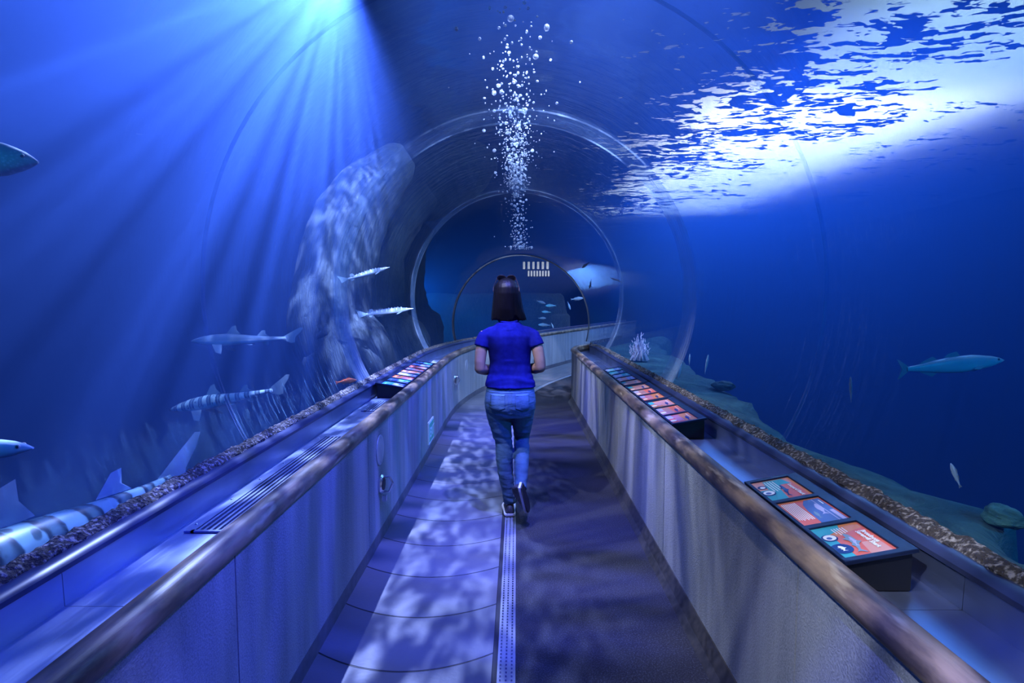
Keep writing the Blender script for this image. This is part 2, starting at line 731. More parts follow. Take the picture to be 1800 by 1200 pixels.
def section(s, grow=0.0, n=48):
    PL, PR, zf, zt = feet(s)
    c = (PL + PR) / 2
    ax = (PR - PL).normalized()
    hw = (PR - PL).length / 2
    h = zt - zf
    R = (hw * hw + h * h) / (2 * h)
    zc = zt - R
    a0 = math.atan2(zf - zc, -hw)          # left foot angle
    if a0 < 0:
        a0 += 2 * PI
    a1 = PI - a0                           # right foot angle (mirror)
    pts = []
    for i in range(n + 1):
        a = a0 + (a1 - a0) * i / n
        r = R + grow
        pts.append(Vector((c.x + ax.x * r * math.cos(a), c.y + ax.y * r * math.cos(a), zc + r * math.sin(a))))
    return pts


def shell(mb, ss, g0, g1, n=48):
    """closed acrylic shell; inner faces slot 0, water side and edges slot 1"""
    rings = []
    for s in ss:
        a, b = section(s, g0, n), section(s, g1, n)
        rings.append(a + b[::-1])
    m = 2 * (n + 1)
    vs = [p for r in rings for p in r]
    fi, fo = [], []
    for i in range(len(rings) - 1):
        for j in range(m):
            k = (j + 1) % m
            f = (i * m + j, i * m + k, (i + 1) * m + k, (i + 1) * m + j)
            (fi if j < n else fo).append(f)
    for e in (0, len(rings) - 1):
        for j in range(n):
            fo.append((e * m + j, e * m + j + 1, e * m + m - 2 - j, e * m + m - 1 - j))
    b = mb.add(vs, fi, 0)
    mb.f += [tuple(b + i for i in f) for f in fo]
    mb.m += [1] * len(fo)


TEND = 20.9
segs = [-3, 2.62, 4.68, 7.75, ARCH_S, TEND]
for i, (a, b) in enumerate(zip(segs, segs[1:])):
    mb = MB()
    shell(mb, stations(a + 0.002, b - 0.002, 0.25), 0.0, 0.06)
    o = mb.build('window_%d' % (i + 1), [M_ACRYLIC, M_CLEAR], smooth=True)
    smooth_by_angle(o.data, 0.9)
    structure(o)

for i, (s, wd) in enumerate(((2.62, 0.012), (4.68, 0.34), (7.75, 0.20))):
    mb = MB()
    shell(mb, stations(s - wd / 2, s + wd / 2, 0.04), -0.014, -0.001, 72)
    o = mb.build('trim_%d' % (8 + i), [M_JOINT, M_JOINT], smooth=True)
    smooth_by_angle(o.data, 0.9)
    structure(o)
mb = MB()
shell(mb, [ARCH_S - 0.03, ARCH_S + 0.03], -0.022, -0.001, 72)
structure(mb.build('trim_11', [M_BLACK, M_BLACK]))

# ================================================================== tank: water, walls, floor, surface
TX0, TX1, TY0, TY1, TZ0, TZ1 = -14.0, 14.0, -2.8, 30.0, -3.2, 4.7


def water_volume():
    m, t = new_mat('blue_tank_water')
    out = t.n('ShaderNodeOutputMaterial')
    sc_ = t.n('ShaderNodeVolumeScatter')
    sc_.inputs['Color'].default_value = (0.13, 0.30, 1.0, 1)
    sc_.inputs['Density'].default_value = 0.11
    sc_.inputs['Anisotropy'].default_value = 0.38
    ab = t.n('ShaderNodeVolumeAbsorption')
    ab.inputs['Color'].default_value = (0.22, 0.38, 0.62, 1)
    ab.inputs['Density'].default_value = 0.27
    ad = t.n('ShaderNodeAddShader')
    t.l(sc_.outputs[0], ad.inputs[0])
    t.l(ab.outputs[0], ad.inputs[1])
    t.l(ad.outputs[0], out.inputs['Volume'])
    return m


M_WATER = water_volume()
mb = MB()
mb.box((TX0 - 0.02, TY0 - 0.02, TZ0 - 0.02), (TX1 + 0.02, TY1 + 0.02, TZ1))
water = mb.build('water', M_WATER)
cut = MB()
rings = []
for s in stations(-3.6, 7.75, 1.0)[:-1] + stations(7.75, ARCH_S, 0.18)[:-1] + stations(ARCH_S, TEND + 0.1, 0.4):
    if s < -3:
        s_ = s
    ring = section(s, 0.066, 40)
    PL, PR = ring[0], ring[-1]
    ring = [Vector((PL.x, PL.y, -4.0))] + ring + [Vector((PR.x, PR.y, -4.0))]
    rings.append(ring)
cut.loft(rings)
cutter = cut.build('cutter', None)
md = water.modifiers.new('b', 'BOOLEAN')
md.operation = 'DIFFERENCE'
md.solver = 'EXACT'
md.object = cutter
me = evaluated(water)
water.modifiers.clear()
water.data = me
bpy.data.objects.remove(cutter)
structure(water)

mb = MB(); mb.box((TX0 - 0.3, TY0 - 0.3, TZ0 - 0.3), (TX0, TY1 + 0.3, 6.5)); structure(mb.build('wall_tank_left', M_TANK))
mb = MB(); mb.box((TX1, TY0 - 0.3, TZ0 - 0.3), (TX1 + 0.3, TY1 + 0.3, 6.5)); structure(mb.build('wall_tank_right', M_TANK))
mb = MB(); mb.box((TX0, TY1, TZ0 - 0.3), (TX1, TY1 + 0.3, 6.5)); structure(mb.build('wall_tank_far', M_TANK))
mb = MB(); mb.box((TX0, TY0 - 0.3, TZ0 - 0.3), (TX1, TY0, 6.5)); structure(mb.build('wall_tank_near', M_TANK))
mb = MB(); mb.box((TX0, TY0, TZ0 - 0.3), (TX1, TY1, TZ0)); structure(mb.build('floor_tank', M_SAND))


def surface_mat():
    """rippled underside of the water: a mask paints the broken lamp glints as white translucent patches, mirror between them"""
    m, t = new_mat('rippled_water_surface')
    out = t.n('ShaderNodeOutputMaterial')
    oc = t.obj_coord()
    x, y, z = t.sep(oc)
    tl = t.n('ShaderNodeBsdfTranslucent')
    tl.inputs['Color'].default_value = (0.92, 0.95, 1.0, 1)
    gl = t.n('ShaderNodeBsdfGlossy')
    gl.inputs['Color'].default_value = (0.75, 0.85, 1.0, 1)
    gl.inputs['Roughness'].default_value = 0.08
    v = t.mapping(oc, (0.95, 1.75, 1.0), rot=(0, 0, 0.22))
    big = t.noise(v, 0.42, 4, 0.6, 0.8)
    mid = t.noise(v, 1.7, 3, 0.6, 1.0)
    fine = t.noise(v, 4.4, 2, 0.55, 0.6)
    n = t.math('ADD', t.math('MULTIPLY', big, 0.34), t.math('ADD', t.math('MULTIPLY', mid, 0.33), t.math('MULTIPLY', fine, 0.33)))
    # the painted glints close up from the tunnel outwards
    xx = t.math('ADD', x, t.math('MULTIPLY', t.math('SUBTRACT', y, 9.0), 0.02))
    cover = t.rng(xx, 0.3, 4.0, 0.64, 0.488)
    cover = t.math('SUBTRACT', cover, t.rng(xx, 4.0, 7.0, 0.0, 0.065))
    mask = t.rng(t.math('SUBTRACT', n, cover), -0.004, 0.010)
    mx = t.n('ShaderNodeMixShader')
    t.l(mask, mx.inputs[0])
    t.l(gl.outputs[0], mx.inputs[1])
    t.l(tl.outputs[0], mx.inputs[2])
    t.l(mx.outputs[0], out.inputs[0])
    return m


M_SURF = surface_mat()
NX, NY = 150, 170
vs, fs = [], []
for j in range(NY + 1):
    for i in range(NX + 1):
        x = TX0 + (TX1 - TX0) * i / NX
        y = TY0 + (TY1 - TY0) * j / NY
        q = Vector((x * 0.9, y * 1.4, 0))
        vs.append((x, y, TZ1 - 0.06 + 0.035 * mnoise.noise(q * 0.8) + 0.018 * mnoise.noise(q * 2.3)))
for j in range(NY):
    for i in range(NX):
        a = j * (NX + 1) + i
        fs.append((a, a + 1, a + NX + 2, a + NX + 1))
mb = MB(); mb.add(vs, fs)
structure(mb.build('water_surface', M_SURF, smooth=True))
mb = MB(); mb.box((TX0 - 0.3, TY0 - 0.3, 6.5), (TX1 + 0.3, TY1 + 0.3, 6.7)); structure(mb.build('ceiling', M_DARK))
p_, n_ = left_path(20.95)
mb = MB(); mb.box((-0.2, -0.02, 0), (2.6, 0.02, 2.5), rot=Matrix.Rotation(-LTH, 3, 'Z'), at=(p_.x - 0.35, p_.y + .12, 0)); structure(mb.build('wall_end', M_DARK))
mb = MB(); mb.box((-1.6, -2.99, 0), (1.6, -2.85, 2.95)); structure(mb.build('wall_back', M_DARK))
# ================================================================== lights
def gobo(t, scale, lo, hi, floor_=0.15, dist=1.0, detail=2.0, stretch=(1, 1, 1), kind='noise'):
    """ripple pattern that the moving water surface throws: brightness by direction from the lamp"""
    tc = t.n('ShaderNodeTexCoord')
    x, y, z = t.sep(tc.outputs['Normal'])
    cx = t.n('ShaderNodeCombineXYZ')
    t.l(t.math('DIVIDE', x, z), cx.inputs[0])
    t.l(t.math('DIVIDE', y, z), cx.inputs[1])
    v = t.mapping(cx.outputs[0], stretch)
    if kind == 'caustic':
        n1 = t.noise(v, scale * 0.6, 2, 0.5)
        vv = t.n('ShaderNodeVectorMath', operation='ADD')
        sc2 = t.n('ShaderNodeCombineXYZ')
        t.l(t.math('MULTIPLY', n1, dist), sc2.inputs[0])
        t.l(t.math('MULTIPLY', t.noise(t.mapping(v, loc=(7, 3, 1)), scale * 0.6, 2), dist), sc2.inputs[1])
        t.l(v, vv.inputs[0]); t.l(sc2.outputs[0], vv.inputs[1])
        vo = t.n('ShaderNodeTexVoronoi', feature='SMOOTH_F1')
        vo.inputs['Scale'].default_value = scale
        vo.inputs['Smoothness'].default_value = 0.6
        t.l(vv.outputs[0], vo.inputs['Vector'])
        n = vo.outputs['Distance']
    else:
        n = t.noise(v, scale, detail, 0.55, dist)
    f = t.rng(n, lo, hi, 0.0, 1.0, smooth=True)
    return t.math('ADD', t.math('MULTIPLY', f, 1.0 - floor_), floor_)


def spot(name, loc, target, power, col, angle=70, blend=0.6, size=0.05, pattern=None, gain=1.0):
    d = bpy.data.lights.new(name, 'SPOT')
    d.energy = power
    d.color = col
    d.spot_size = math.radians(angle)
    d.spot_blend = blend
    d.shadow_soft_size = size
    o = bpy.data.objects.new(name, d)
    COL.objects.link(o)
    o.location = loc
    o.rotation_euler = (Vector(target) - Vector(loc)).to_track_quat('-Z', 'Y').to_euler()
    if pattern:
        d.use_nodes = True
        t = NT(d.node_tree)
        out = t.n('ShaderNodeOutputLight')
        em = t.n('ShaderNodeEmission')
        t.l(em.outputs[0], out.inputs[0])
        t.l(t.math('MULTIPLY', gobo(t, **pattern), gain), em.inputs['Strength'])
    return o


def area(name, loc, target, power, col, sx, sy):
    d = bpy.data.lights.new(name, 'AREA')
    d.shape = 'RECTANGLE'
    d.size, d.size_y = sx, sy
    d.energy = power
    d.color = col
    o = bpy.data.objects.new(name, d)
    COL.objects.link(o)
    o.location = loc
    o.rotation_euler = (Vector(target) - Vector(loc)).to_track_quat('-Z', 'Y').to_euler()
    return o


VIOLET = (0.50, 0.52, 1.0)
BLUE = (0.10, 0.28, 1.0)
WHITE = (0.85, 0.90, 1.0)

# the strong lamp under the surface, left of the crown, with its shafts
spot('tank_lamp', (-1.5, 5.1, 4.45), (-5.6, 4.5, 1.2), 20000, (0.36, 0.44, 1.0), 158, 0.7, 0.02,
     dict(scale=8.0, lo=0.43, hi=0.70, floor_=0.05, dist=0.3, detail=4))
# added unseen spots behind the view, a blue fill for the tank water
spot('added_tank_wash', (-6.5, -1.8, 4.3), (-4.5, 8, 1.0), 2600, (0.0, 0.42, 1.0), 120, 0.8, 0.1,
     dict(scale=4.0, lo=0.35, hi=0.7, floor_=0.35, dist=0.3))
spot('added_tank_wash', (7.0, -1.8, 4.3), (6.0, 8, 1.0), 11000, (0.0, 0.34, 1.0), 120, 0.8, 0.1,
     dict(scale=4.0, lo=0.35, hi=0.7, floor_=0.35, dist=0.3))
spot('added_far_wash', (-2.9, 13.5, 1.7), (2.5, 19, 1.6), 2600, (0.04, 0.45, 1.0), 150, 0.8, 0.1,
     dict(scale=4.0, lo=0.35, hi=0.7, floor_=0.35, dist=0.3))  # added fill hidden behind the far rib, brightens water past the arch
spot('added_crown_fill', (0.8, 1.6, 4.5), (0.0, 10, 3.7), 27000, (0.42, 0.52, 1.0), 75, 0.8, 0.04,
     dict(scale=5.0, lo=0.35, hi=0.7, floor_=0.30, dist=0.6, detail=4))  # added fill out of view, brightens water, rock and bubbles over the crown
area('added_skylight_glow', (5.0, 12.0, 4.5), (5.0, 12.0, 0), 2400, (0.10, 0.32, 1.0), 3.5, 12)  # added glow below the surface, which blocks the skylight from the water
# skylight over the right side of the water
area('skylight_lamp', (5.4, 15.0, 5.5), (5.4, 15.0, 0), 2500, (0.88, 0.82, 1.0), 4.4, 12)
area('skylight_lamp', (6.6, 6.5, 5.5), (6.6, 6.5, 0), 300, (0.48, 0.70, 0.95), 5.4, 5)
# spots added inside the crown, standing in for rippled light through it
for y in (-0.5, 2.4, 5.4):
    spot('added_wall_wash', (0.55, y, 2.72), (-0.85, y + 0.6, 0.35), 700, (0.05, 0.08, 1.0), 85, 0.7, 0.03,
         dict(scale=9.0, lo=0.36, hi=0.66, floor_=0.25, dist=0.5, stretch=(1.0, 0.22, 1)))
    spot('added_wall_wash', (-0.55, y + 0.6, 2.72), (0.85, y + 1.2, 0.50), 460, (0.66, 0.74, 1.0), 66, 0.7, 0.03,
         dict(scale=12.0, lo=0.38, hi=0.66, floor_=0.16, dist=0.5, stretch=(1.0, 0.16, 1)))
    spot('added_floor_ripple', (0.1, y + 0.9, 2.85), (0.1, y + 1.3, 0.0), 800, (0.14, 0.17, 1.0), 62, 0.9, 0.02,
         dict(scale=5.0, lo=0.25, hi=0.6, floor_=0.06, dist=0.35, kind='caustic', stretch=(0.7, 1.7, 1)))
spot('added_floor_ripple', (0.5, 9.6, 2.2), (0.6, 10.6, 0.0), 330, (0.62, 0.66, 1.0), 110, 0.9, 0.02,
     dict(scale=9.0, lo=0.44, hi=0.6, floor_=0.06, dist=0.35, stretch=(1.0, 0.5, 1)))  # one more added ripple spot, past the arch
# unseen fill spots added to brighten the sign trays
for (x, y, tx, ty, pw) in ((0.35, 1.2, 1.02, 1.9, 95), (0.35, 3.6, 1.02, 4.2, 110), (-0.35, 4.6, -1.05, 5.5, 90)):
    spot('added_sign_fill', (x, y, 2.85), (tx, ty, 0.8), pw, (0.95, 0.92, 1.0), 34, 0.9, 0.05)
# ================================================================== helpers for placed things
def child(mb, name, mats, root, smooth=False, ang=None, **props):
    """mesh given in world coordinates, stored relative to its (unrotated) thing"""
    o = mb.build(name, mats, root, smooth, **props)
    p = root
    off = Vector((0, 0, 0))
    while p is not None:
        off += p.location
        p = p.parent
    o.data.transform(Matrix.Translation(-off))
    if ang:
        smooth_by_angle(o.data, ang)
    return o


def lettering(body, size, origin, u, v, mat, root, name='lettering', align='LEFT', bold=0.0, squash=1.0):
    cu = bpy.data.curves.new('t', 'FONT')
    cu.body = body
    cu.size = size
    cu.align_x = align
    cu.extrude = 0.0002
    cu.offset = bold
    cu.space_line = 0.85
    cu.resolution_u = 2
    o = bpy.data.objects.new('t', cu)
    COL.objects.link(o)
    me = evaluated(o)
    bpy.data.objects.remove(o)
    bpy.data.curves.remove(cu)
    u, v = Vector(u).normalized(), Vector(v).normalized()
    w_ = u.cross(v)
    M = Matrix(((u.x * squash, v.x, w_.x, origin[0]), (u.y * squash, v.y, w_.y, origin[1]), (u.z * squash, v.z, w_.z, origin[2]), (0, 0, 0, 1)))
    off = Vector((0, 0, 0))
    p = root
    while p is not None:
        off += p.location
        p = p.parent
    me.transform(Matrix.Translation(-off) @ M)
    for m_ in list(me.materials):
        pass
    me.materials.clear()
    return put(name, me, mat, root)


def flat(name, col, rough=0.35):
    return pmat(name, col, rough, spec=0.4)


C_CORAL = flat('card_coral', (0.62, 0.12, 0.075))
C_ORANGE = flat('card_orange', (0.66, 0.22, 0.07))
C_TEAL = flat('card_teal', (0.04, 0.34, 0.40))
C_PINK = flat('card_pink', (0.60, 0.27, 0.22))
C_NAVY = flat('card_navy', (0.01, 0.035, 0.17))
C_BLUE = flat('card_blue', (0.07, 0.13, 0.36))
C_WHITE = flat('card_white', (0.82, 0.82, 0.82))
C_LILAC = flat('card_lilac', (0.42, 0.40, 0.66))
C_GREY = flat('card_grey_blue', (0.18, 0.27, 0.36))
CARD = [C_CORAL, C_ORANGE, C_TEAL, C_PINK, C_NAVY, C_BLUE, C_WHITE, C_LILAC, C_GREY]
CI = dict(coral=0, orange=1, teal=2, pink=3, navy=4, blue=5, white=6, lilac=7, grey=8)
M_BEZEL = pmat('black_blue_bezel', (0.007, 0.012, 0.035), 0.3, col2=(0.012, 0.02, 0.055), nscale=15, spec=0.3)
M_HOUS = pmat('black_housing', (0.006, 0.006, 0.008), 0.5)

SHARK_ART = [(0, .42), (.10, .62), (.28, .74), (.40, .78), (.45, .98), (.55, .76), (.72, .64), (.86, .56), (.97, .80), (1, .78),
             (.94, .50), (.97, .30), (.86, .44), (.70, .44), (.62, .28), (.56, .42), (.40, .36), (.30, .12), (.26, .34), (.10, .32)]
FISH_ART = [(0, .5), (.12, .68), (.3, .82), (.5, .84), (.7, .66), (.84, .56), (1, .86), (.95, .5), (1, .16), (.84, .44), (.7, .34), (.5, .2), (.3, .2), (.12, .34)]


class Tray:
    """tilted bezel with cards; u runs to the reader's right, v away from the rail"""
    def __init__(self, side, y0, y1, label, n, o_in=0.075, o_out=0.275, z_in=0.790, z_out=0.828, group=None):
        self.side = side
        A = on_wall(side, y1 if side == 'R' else y0, o_in, z_in)       # reader's left, at the rail
        B = on_wall(side, y0 if side == 'R' else y1, o_in, z_in)
        D = on_wall(side, y1 if side == 'R' else y0, o_out, z_out)
        self.o, self.W = A, (B - A).length
        self.u = (B - A).normalized()
        v = D - A
        self.H = v.length
        self.v = v.normalized()
        self.n = self.u.cross(self.v).normalized()
        base = (A + B) / 2
        base.z = 0.70
        self.root = thing('sign_tray', label, 'sign', base, group=group)
        # housing: black wedge under the bezel
        mb = MB()
        zb = 0.703
        e = 0.012
        P = lambda a, b, dz=0: self.o + self.u * a + self.v * b - self.n * dz
        top = [P(e, e, .010), P(self.W - e, e, .010), P(self.W - e, self.H - e, .010), P(e, self.H - e, .010)]
        bot = [Vector((q.x, q.y, zb)) for q in top]
        mb.add(bot + top, [(3, 2, 1, 0), (4, 5, 6, 7), (0, 1, 5, 4), (1, 2, 6, 5), (2, 3, 7, 6), (3, 0, 4, 7)])
        child(mb, 'housing', M_HOUS, self.root)
        # bezel with one opening per card
        m_u, gap = 0.022, 0.026
        cw = (self.W - 2 * m_u - gap * (n - 1)) / n
        m_v0, m_v1 = 0.014, 0.042
        us, holes = [0.0], []
        for k in range(n):
            a = m_u + k * (cw + gap)
            us += [a, a + cw]
            holes.append((a, m_v0, cw, self.H - m_v0 - m_v1))
        us.append(self.W)
        vs_ = [0.0, m_v0, self.H - m_v1, self.H]
        mb = MB()
        nu = len(us)
        t_ = 0.012
        vv = [P(a, b) for b in vs_ for a in us] + [P(a, b, t_) for b in vs_ for a in us]
        nb = nu * 4
        solid = lambda i, j: 0 <= i < nu - 1 and 0 <= j < 3 and not (j == 1 and i % 2 == 1)
        ff = []
        for j in range(3):
            for i in range(nu - 1):
                if not solid(i, j):
                    continue
                a, b, c, d = j * nu + i, j * nu + i + 1, (j + 1) * nu + i + 1, (j + 1) * nu + i
                ff += [(a, b, c, d), (nb + d, nb + c, nb + b, nb + a)]
                for (di, dj), (p, q) in (((0, -1), (a, b)), ((1, 0), (b, c)), ((0, 1), (c, d)), ((-1, 0), (d, a))):
                    if not solid(i + di, j + dj):
                        ff.append((q, p, nb + p, nb + q))
        mb.add(vv, ff)
        bz = child(mb, 'bezel', M_BEZEL, self.root)
        bevel(bz, 0.002, 2)
        self.holes = holes

    def card(self, k, blocks, bars=(), art=(), discs=(), titles=(), part_label=None):
        a, b, w_, h_ = self.holes[k]
        o = self.o + self.u * a + self.v * b - self.n * 0.006
        P = lambda x, y, d=0: o + self.u * (x * w_) + self.v * (y * h_) + self.n * d
        mb = MB()
        th = 0.004
        bg = blocks[0]
        vs_ = [P(0, 0, -th), P(1, 0, -th), P(1, 1, -th), P(0, 1, -th), P(0, 0), P(1, 0), P(1, 1), P(0, 1)]
        mb.add(vs_, [(3, 2, 1, 0), (4, 5, 6, 7), (0, 1, 5, 4), (1, 2, 6, 5), (2, 3, 7, 6), (3, 0, 4, 7)], CI[bg])
        lay = 0.0003
        for blk in blocks[1:]:
            col, poly = blk
            if len(poly) == 4 and isinstance(poly[0], (int, float)):
                x0, y0, x1, y1 = poly
                poly = [(x0, y0), (x1, y0), (x1, y1), (x0, y1)]
            mb.add([P(x, y, lay) for x, y in poly], [tuple(range(len(poly)))], CI[col])
            lay += 0.0002
        for col, x0, y0, x1, y1 in bars:
            mb.add([P(x0, y0, lay), P(x1, y0, lay), P(x1, y1, lay), P(x0, y1, lay)], [(0, 1, 2, 3)], CI[col])
        lay += 0.0002
        for col, x, y, r in discs:
            asp = w_ / h_
            mb.add([P(x + r * math.cos(q), y + r * asp * math.sin(q), lay) for q in (2 * PI * i / 18 for i in range(18))],
                   [tuple(range(18))], CI[col])
            lay += 0.0002
        for col, kind, x, y, sx, sy, rot in art:
            src = SHARK_ART if kind == 'shark' else FISH_ART
            cr, sr = math.cos(rot), math.sin(rot)
            pts = []
            for p in src:
                px, py = (p[0] - .5) * sx, (p[1] - .5) * sy
                pts.append(P(x + px * cr - py * sr, y + px * sr + py * cr, lay))
            mb.add(pts, [tuple(range(len(pts)))], CI[col])
            lay += 0.0002
        c = child(mb, 'card', CARD, self.root)
        if part_label:
            c['label'] = part_label
        for body, size, x, y in titles:
            lettering(body, size, P(x, y, lay + 0.0002), self.u, self.v, C_WHITE, c, bold=0.0006)
        return c


def bars(col, x0, x1, y0, y1, n, rag=0.0):
    out = []
    for i in range(n):
        y = lerp(y0, y1, i / max(1, n - 1))
        out.append((col, x0, y, x1 - rag * random.random(), y + 0.022))
    return out


# ---- nearest tray on the right counter: three cards
T = Tray('R', 1.51, 2.20, 'black sign tray of three fish cards lying nearest on the right counter', 3)
T.card(0, ['pink', ('orange', (0.0, 0.93, 1.0, 1.0)), ('coral', [(.30, .93), (.30, .62), (.42, .52), (.70, .46), (.96, .44), (.96, .93)]),
           ('teal', [(.03, .62), (.03, .30), (.40, .24), (.96, .22), (.96, .42), (.70, .46), (.42, .52), (.30, .62), (.30, .88), (.03, .80)]),
           ('teal', (.45, .02, .96, .22))],
       bars('white', .08, .60, .31, .52, 4, .1),
       art=[('navy', 'shark', .60, .55, .56, .22, -.18)],
       discs=[('navy', .30, .15, .085), ('white', .31, .16, .05), ('navy', .62, .13, .13), ('white', .60, .15, .10), ('blue', .62, .13, .05)],
       titles=[('Leopard Shark', 0.0195, .36, .76)], part_label='coral and teal card headed Leopard Shark')
T.card(1, ['coral', ('orange', (0.0, 0.0, 0.03, 1.0)), ('blue', [(.04, .97), (.04, .62), (.20, .50), (.45, .44), (.72, .42), (.98, .40), (.98, .97)]),
           ('lilac', (.55, .86, .97, .95)), ('lilac', (.06, .78, .98, .80))],
       bars('white', .07, .80, .06, .36, 8, .08) + bars('white', .12, .30, .90, .90, 1),
       art=[('lilac', 'fish', .46, .72, .46, .22, -.12), ('grey', 'fish', .66, .52, .28, .12, -.1)],
       part_label='blue and coral card with a pale fish picture')
T.card(2, ['coral', ('orange', [(.0, .0), (.34, .0), (.34, .40), (.26, .62), (.18, .97), (.0, .97)]),
           ('pink', [(.62, .93), (.62, .60), (.97, .52), (.97, .93)]),
           ('teal', (.0, .0, .98, .24)), ('teal', [(.0, .24), (.26, .24), (.16, .52), (.0, .60)])],
       bars('white', .10, .34, .38, .60, 5, .08),
       art=[('grey', 'shark', .60, .46, .62, .34, -.2), ('lilac', 'shark', .57, .49, .30, .14, -.2)],
       discs=[('navy', .36, .17, .115), ('white', .35, .18, .09), ('blue', .37, .16, .04), ('navy', .72, .15, .15), ],
       titles=[('Broadnose\nSevengill Shark', 0.0185, .30, .84)], part_label='coral card headed Broadnose Sevengill Shark')
# the white fish badge on the third card
a, b, w_, h_ = T.holes[2]
badge = MB()
pp = [T.o + T.u * (a + (.72 + (p[0] - .5) * .17) * w_) + T.v * (b + (.15 + (p[1] - .5) * .2) * h_) - T.n * 0.0032 for p in SHARK_ART]
badge.add(pp, [tuple(range(len(pp)))])
child(badge, 'badge', C_WHITE, T.root, label='white shark badge')

PAL = [('lilac', 'blue', 'white'), ('coral', 'lilac', 'white'), ('blue', 'lilac', 'white'), ('orange', 'pink', 'lilac'), ('teal', 'blue', 'white'),
       ('pink', 'coral', 'navy'), ('teal', 'navy', 'lilac'), ('coral', 'orange', 'lilac'), ('blue', 'teal', 'white')]


def filler(T, k, style):
    bg, blk, ink = PAL[style % len(PAL)]
    T.card(k, [bg, (blk, (.02, .56, .98, .97)), ('teal' if style % 3 == 0 else 'lilac', (.02, .02, .40, .26))],
           bars(ink, .10, .85, .30, .50, 4, .15) + bars('white', .10, .62, .84, .84, 1),
           art=[('navy' if style % 2 else 'grey', 'fish', .62, .72, .5, .2, -.1)],
           discs=[('white', .66, .14, .09)])


for (y0, y1, n, lab) in ((3.24, 3.96, 3, 'black sign tray of three cards, second tray along the right counter'),
                         (3.98, 4.68, 3, 'black sign tray of three cards, third tray along the right counter'),
                         (4.72, 5.86, 5, 'black sign tray of five narrow cards, farthest on the right counter')):
    T = Tray('R', y0, y1, lab, n)
    for k in range(n):
        filler(T, k, k * 2 + int(y0))
T = Tray('L', 4.62, 6.42, 'long black sign tray of nine bright cards on the left counter', 9, o_out=0.31)
for k in range(9):
    filler(T, k, [8, 4, 7, 2, 3, 1, 5, 0, 6][k])
T = Tray('L', 10.6, 11.6, 'dark sign tray of cards on the far counter under the arch', 5)
for k in range(5):
    filler(T, k, k + 3)

# ---- loose paper notice at the bend of the left counter
t = thing('notice_card', 'small white striped notice lying on the left counter past the tray', 'sign', on_wall('L', 7.35, 0.17, 0.703))
mb = MB()
P0 = on_wall('L', 7.22, 0.09, 0.704)
mb.box((P0.x - 0.16, P0.y, 0.7035), (P0.x, P0.y + 0.30, 0.712), 0)
for k in range(3):
    mb.box((P0.x - 0.15, P0.y + 0.04 + k * 0.09, 0.712), (P0.x - 0.01, P0.y + 0.075 + k * 0.09, 0.7126), 1)
child(mb, 'card', [C_WHITE, C_GREY], t)


# ================================================================== vents in the troughs
def vent(side, s0, s1, o0, o1, label, n):
    c = on_wall(side, (s0 + s1) / 2, (o0 + o1) / 2, 0.702)
    t = thing('air_vent', label, 'vent', c)
    mb = MB()
    sweep(mb, side, rect(o0, o1, 0.7005, 0.7015), s0, s1, 0.3)
    child(mb, 'recess', M_DARK, t)
    mb = MB()
    e = 0.012
    sweep(mb, side, rect(o1 - e, o1 + 0.022, 0.7005, 0.708), s0, s1, 0.3)
    child(mb, 'rim', M_STEEL, t)
    for q in (s0, s1 - e):
        mb = MB()
        sweep(mb, side, rect(o0, o1, 0.7005, 0.708), q, q + e, 0.3)
        child(mb, 'rim', M_STEEL, t)
    for k in range(n):
        o = o0 + (o1 - e - o0) * (k + 0.5) / n
        mb = MB()
        sweep(mb, side, rect(o - 0.0045, o + 0.0045, 0.7015, 0.7075), s0 + e, s1 - e, 0.3)
        child(mb, 'bar', M_STEEL, t)
    for k in range(6):
        q = s0 + 0.06 + (s1 - s0 - 0.12) * k / 5
        p = on_wall(side, q, o1 + 0.012, 0.7075)
        mb = MB()
        mb.ell(p, (0.006, 0.006, 0.004), 10, 6)
        child(mb, 'screw', M_CHROME, t, True)
    return t


vent('L', 1.90, 3.28, 0.075, 0.275, 'long slotted steel air vent in the left counter nearest the camera', 9)
vent('R', 6.15, 7.45, 0.10, 0.27, 'slotted steel air vent in the right counter past the last tray', 8)
vent('L', 4.05, 4.45, 0.075, 0.25, 'short slotted steel air vent just before the left sign tray', 8)

# ================================================================== wall fittings
M_SIGNW = flat('sign_white', (0.72, 0.76, 0.80), 0.4)
M_SIGNG = flat('sign_green', (0.03, 0.40, 0.22), 0.4)
m, tt = new_mat('glowing_green_sign')
out = tt.n('ShaderNodeOutputMaterial')
em = tt.n('ShaderNodeEmission')
em.inputs[0].default_value = (0.28, 0.95, 0.38, 1)
em.inputs[1].default_value = 0.85
tt.l(em.outputs[0], out.inputs[0])
M_GLOW = m
M_PLATE = steel_mat('plate_metal', (0.50, 0.52, 0.58), 0.45, 0.5)


def wall_frame(side, s):
    p, n = (left_path if side == 'L' else right_path)(s)
    inw = -n
    along = Vector((-n.y, n.x, 0)) if side == 'R' else Vector((n.y, -n.x, 0))
    return p, inw.normalized(), along.normalized()


def round_plate(s, z, r, label):
    p, inw, al = wall_frame('L', s)
    c = Vector((p.x, p.y, z))
    t = thing('access_plate', label, 'plate', c)
    mb = MB(); mb.disk(c, r, inw, 0.006, 40)
    o = child(mb, 'plate', M_PLATE, t); bevel(o, 0.002)
    for k in range(2):
        a = PI / 2 + PI * k
        q = c + al * (r * .8 * math.cos(a)) + Vector((0, 0, r * .8 * math.sin(a))) + inw * 0.006
        mb = MB(); mb.disk(q, 0.006, inw, 0.003, 12)
        child(mb, 'screw', M_CHROME, t)


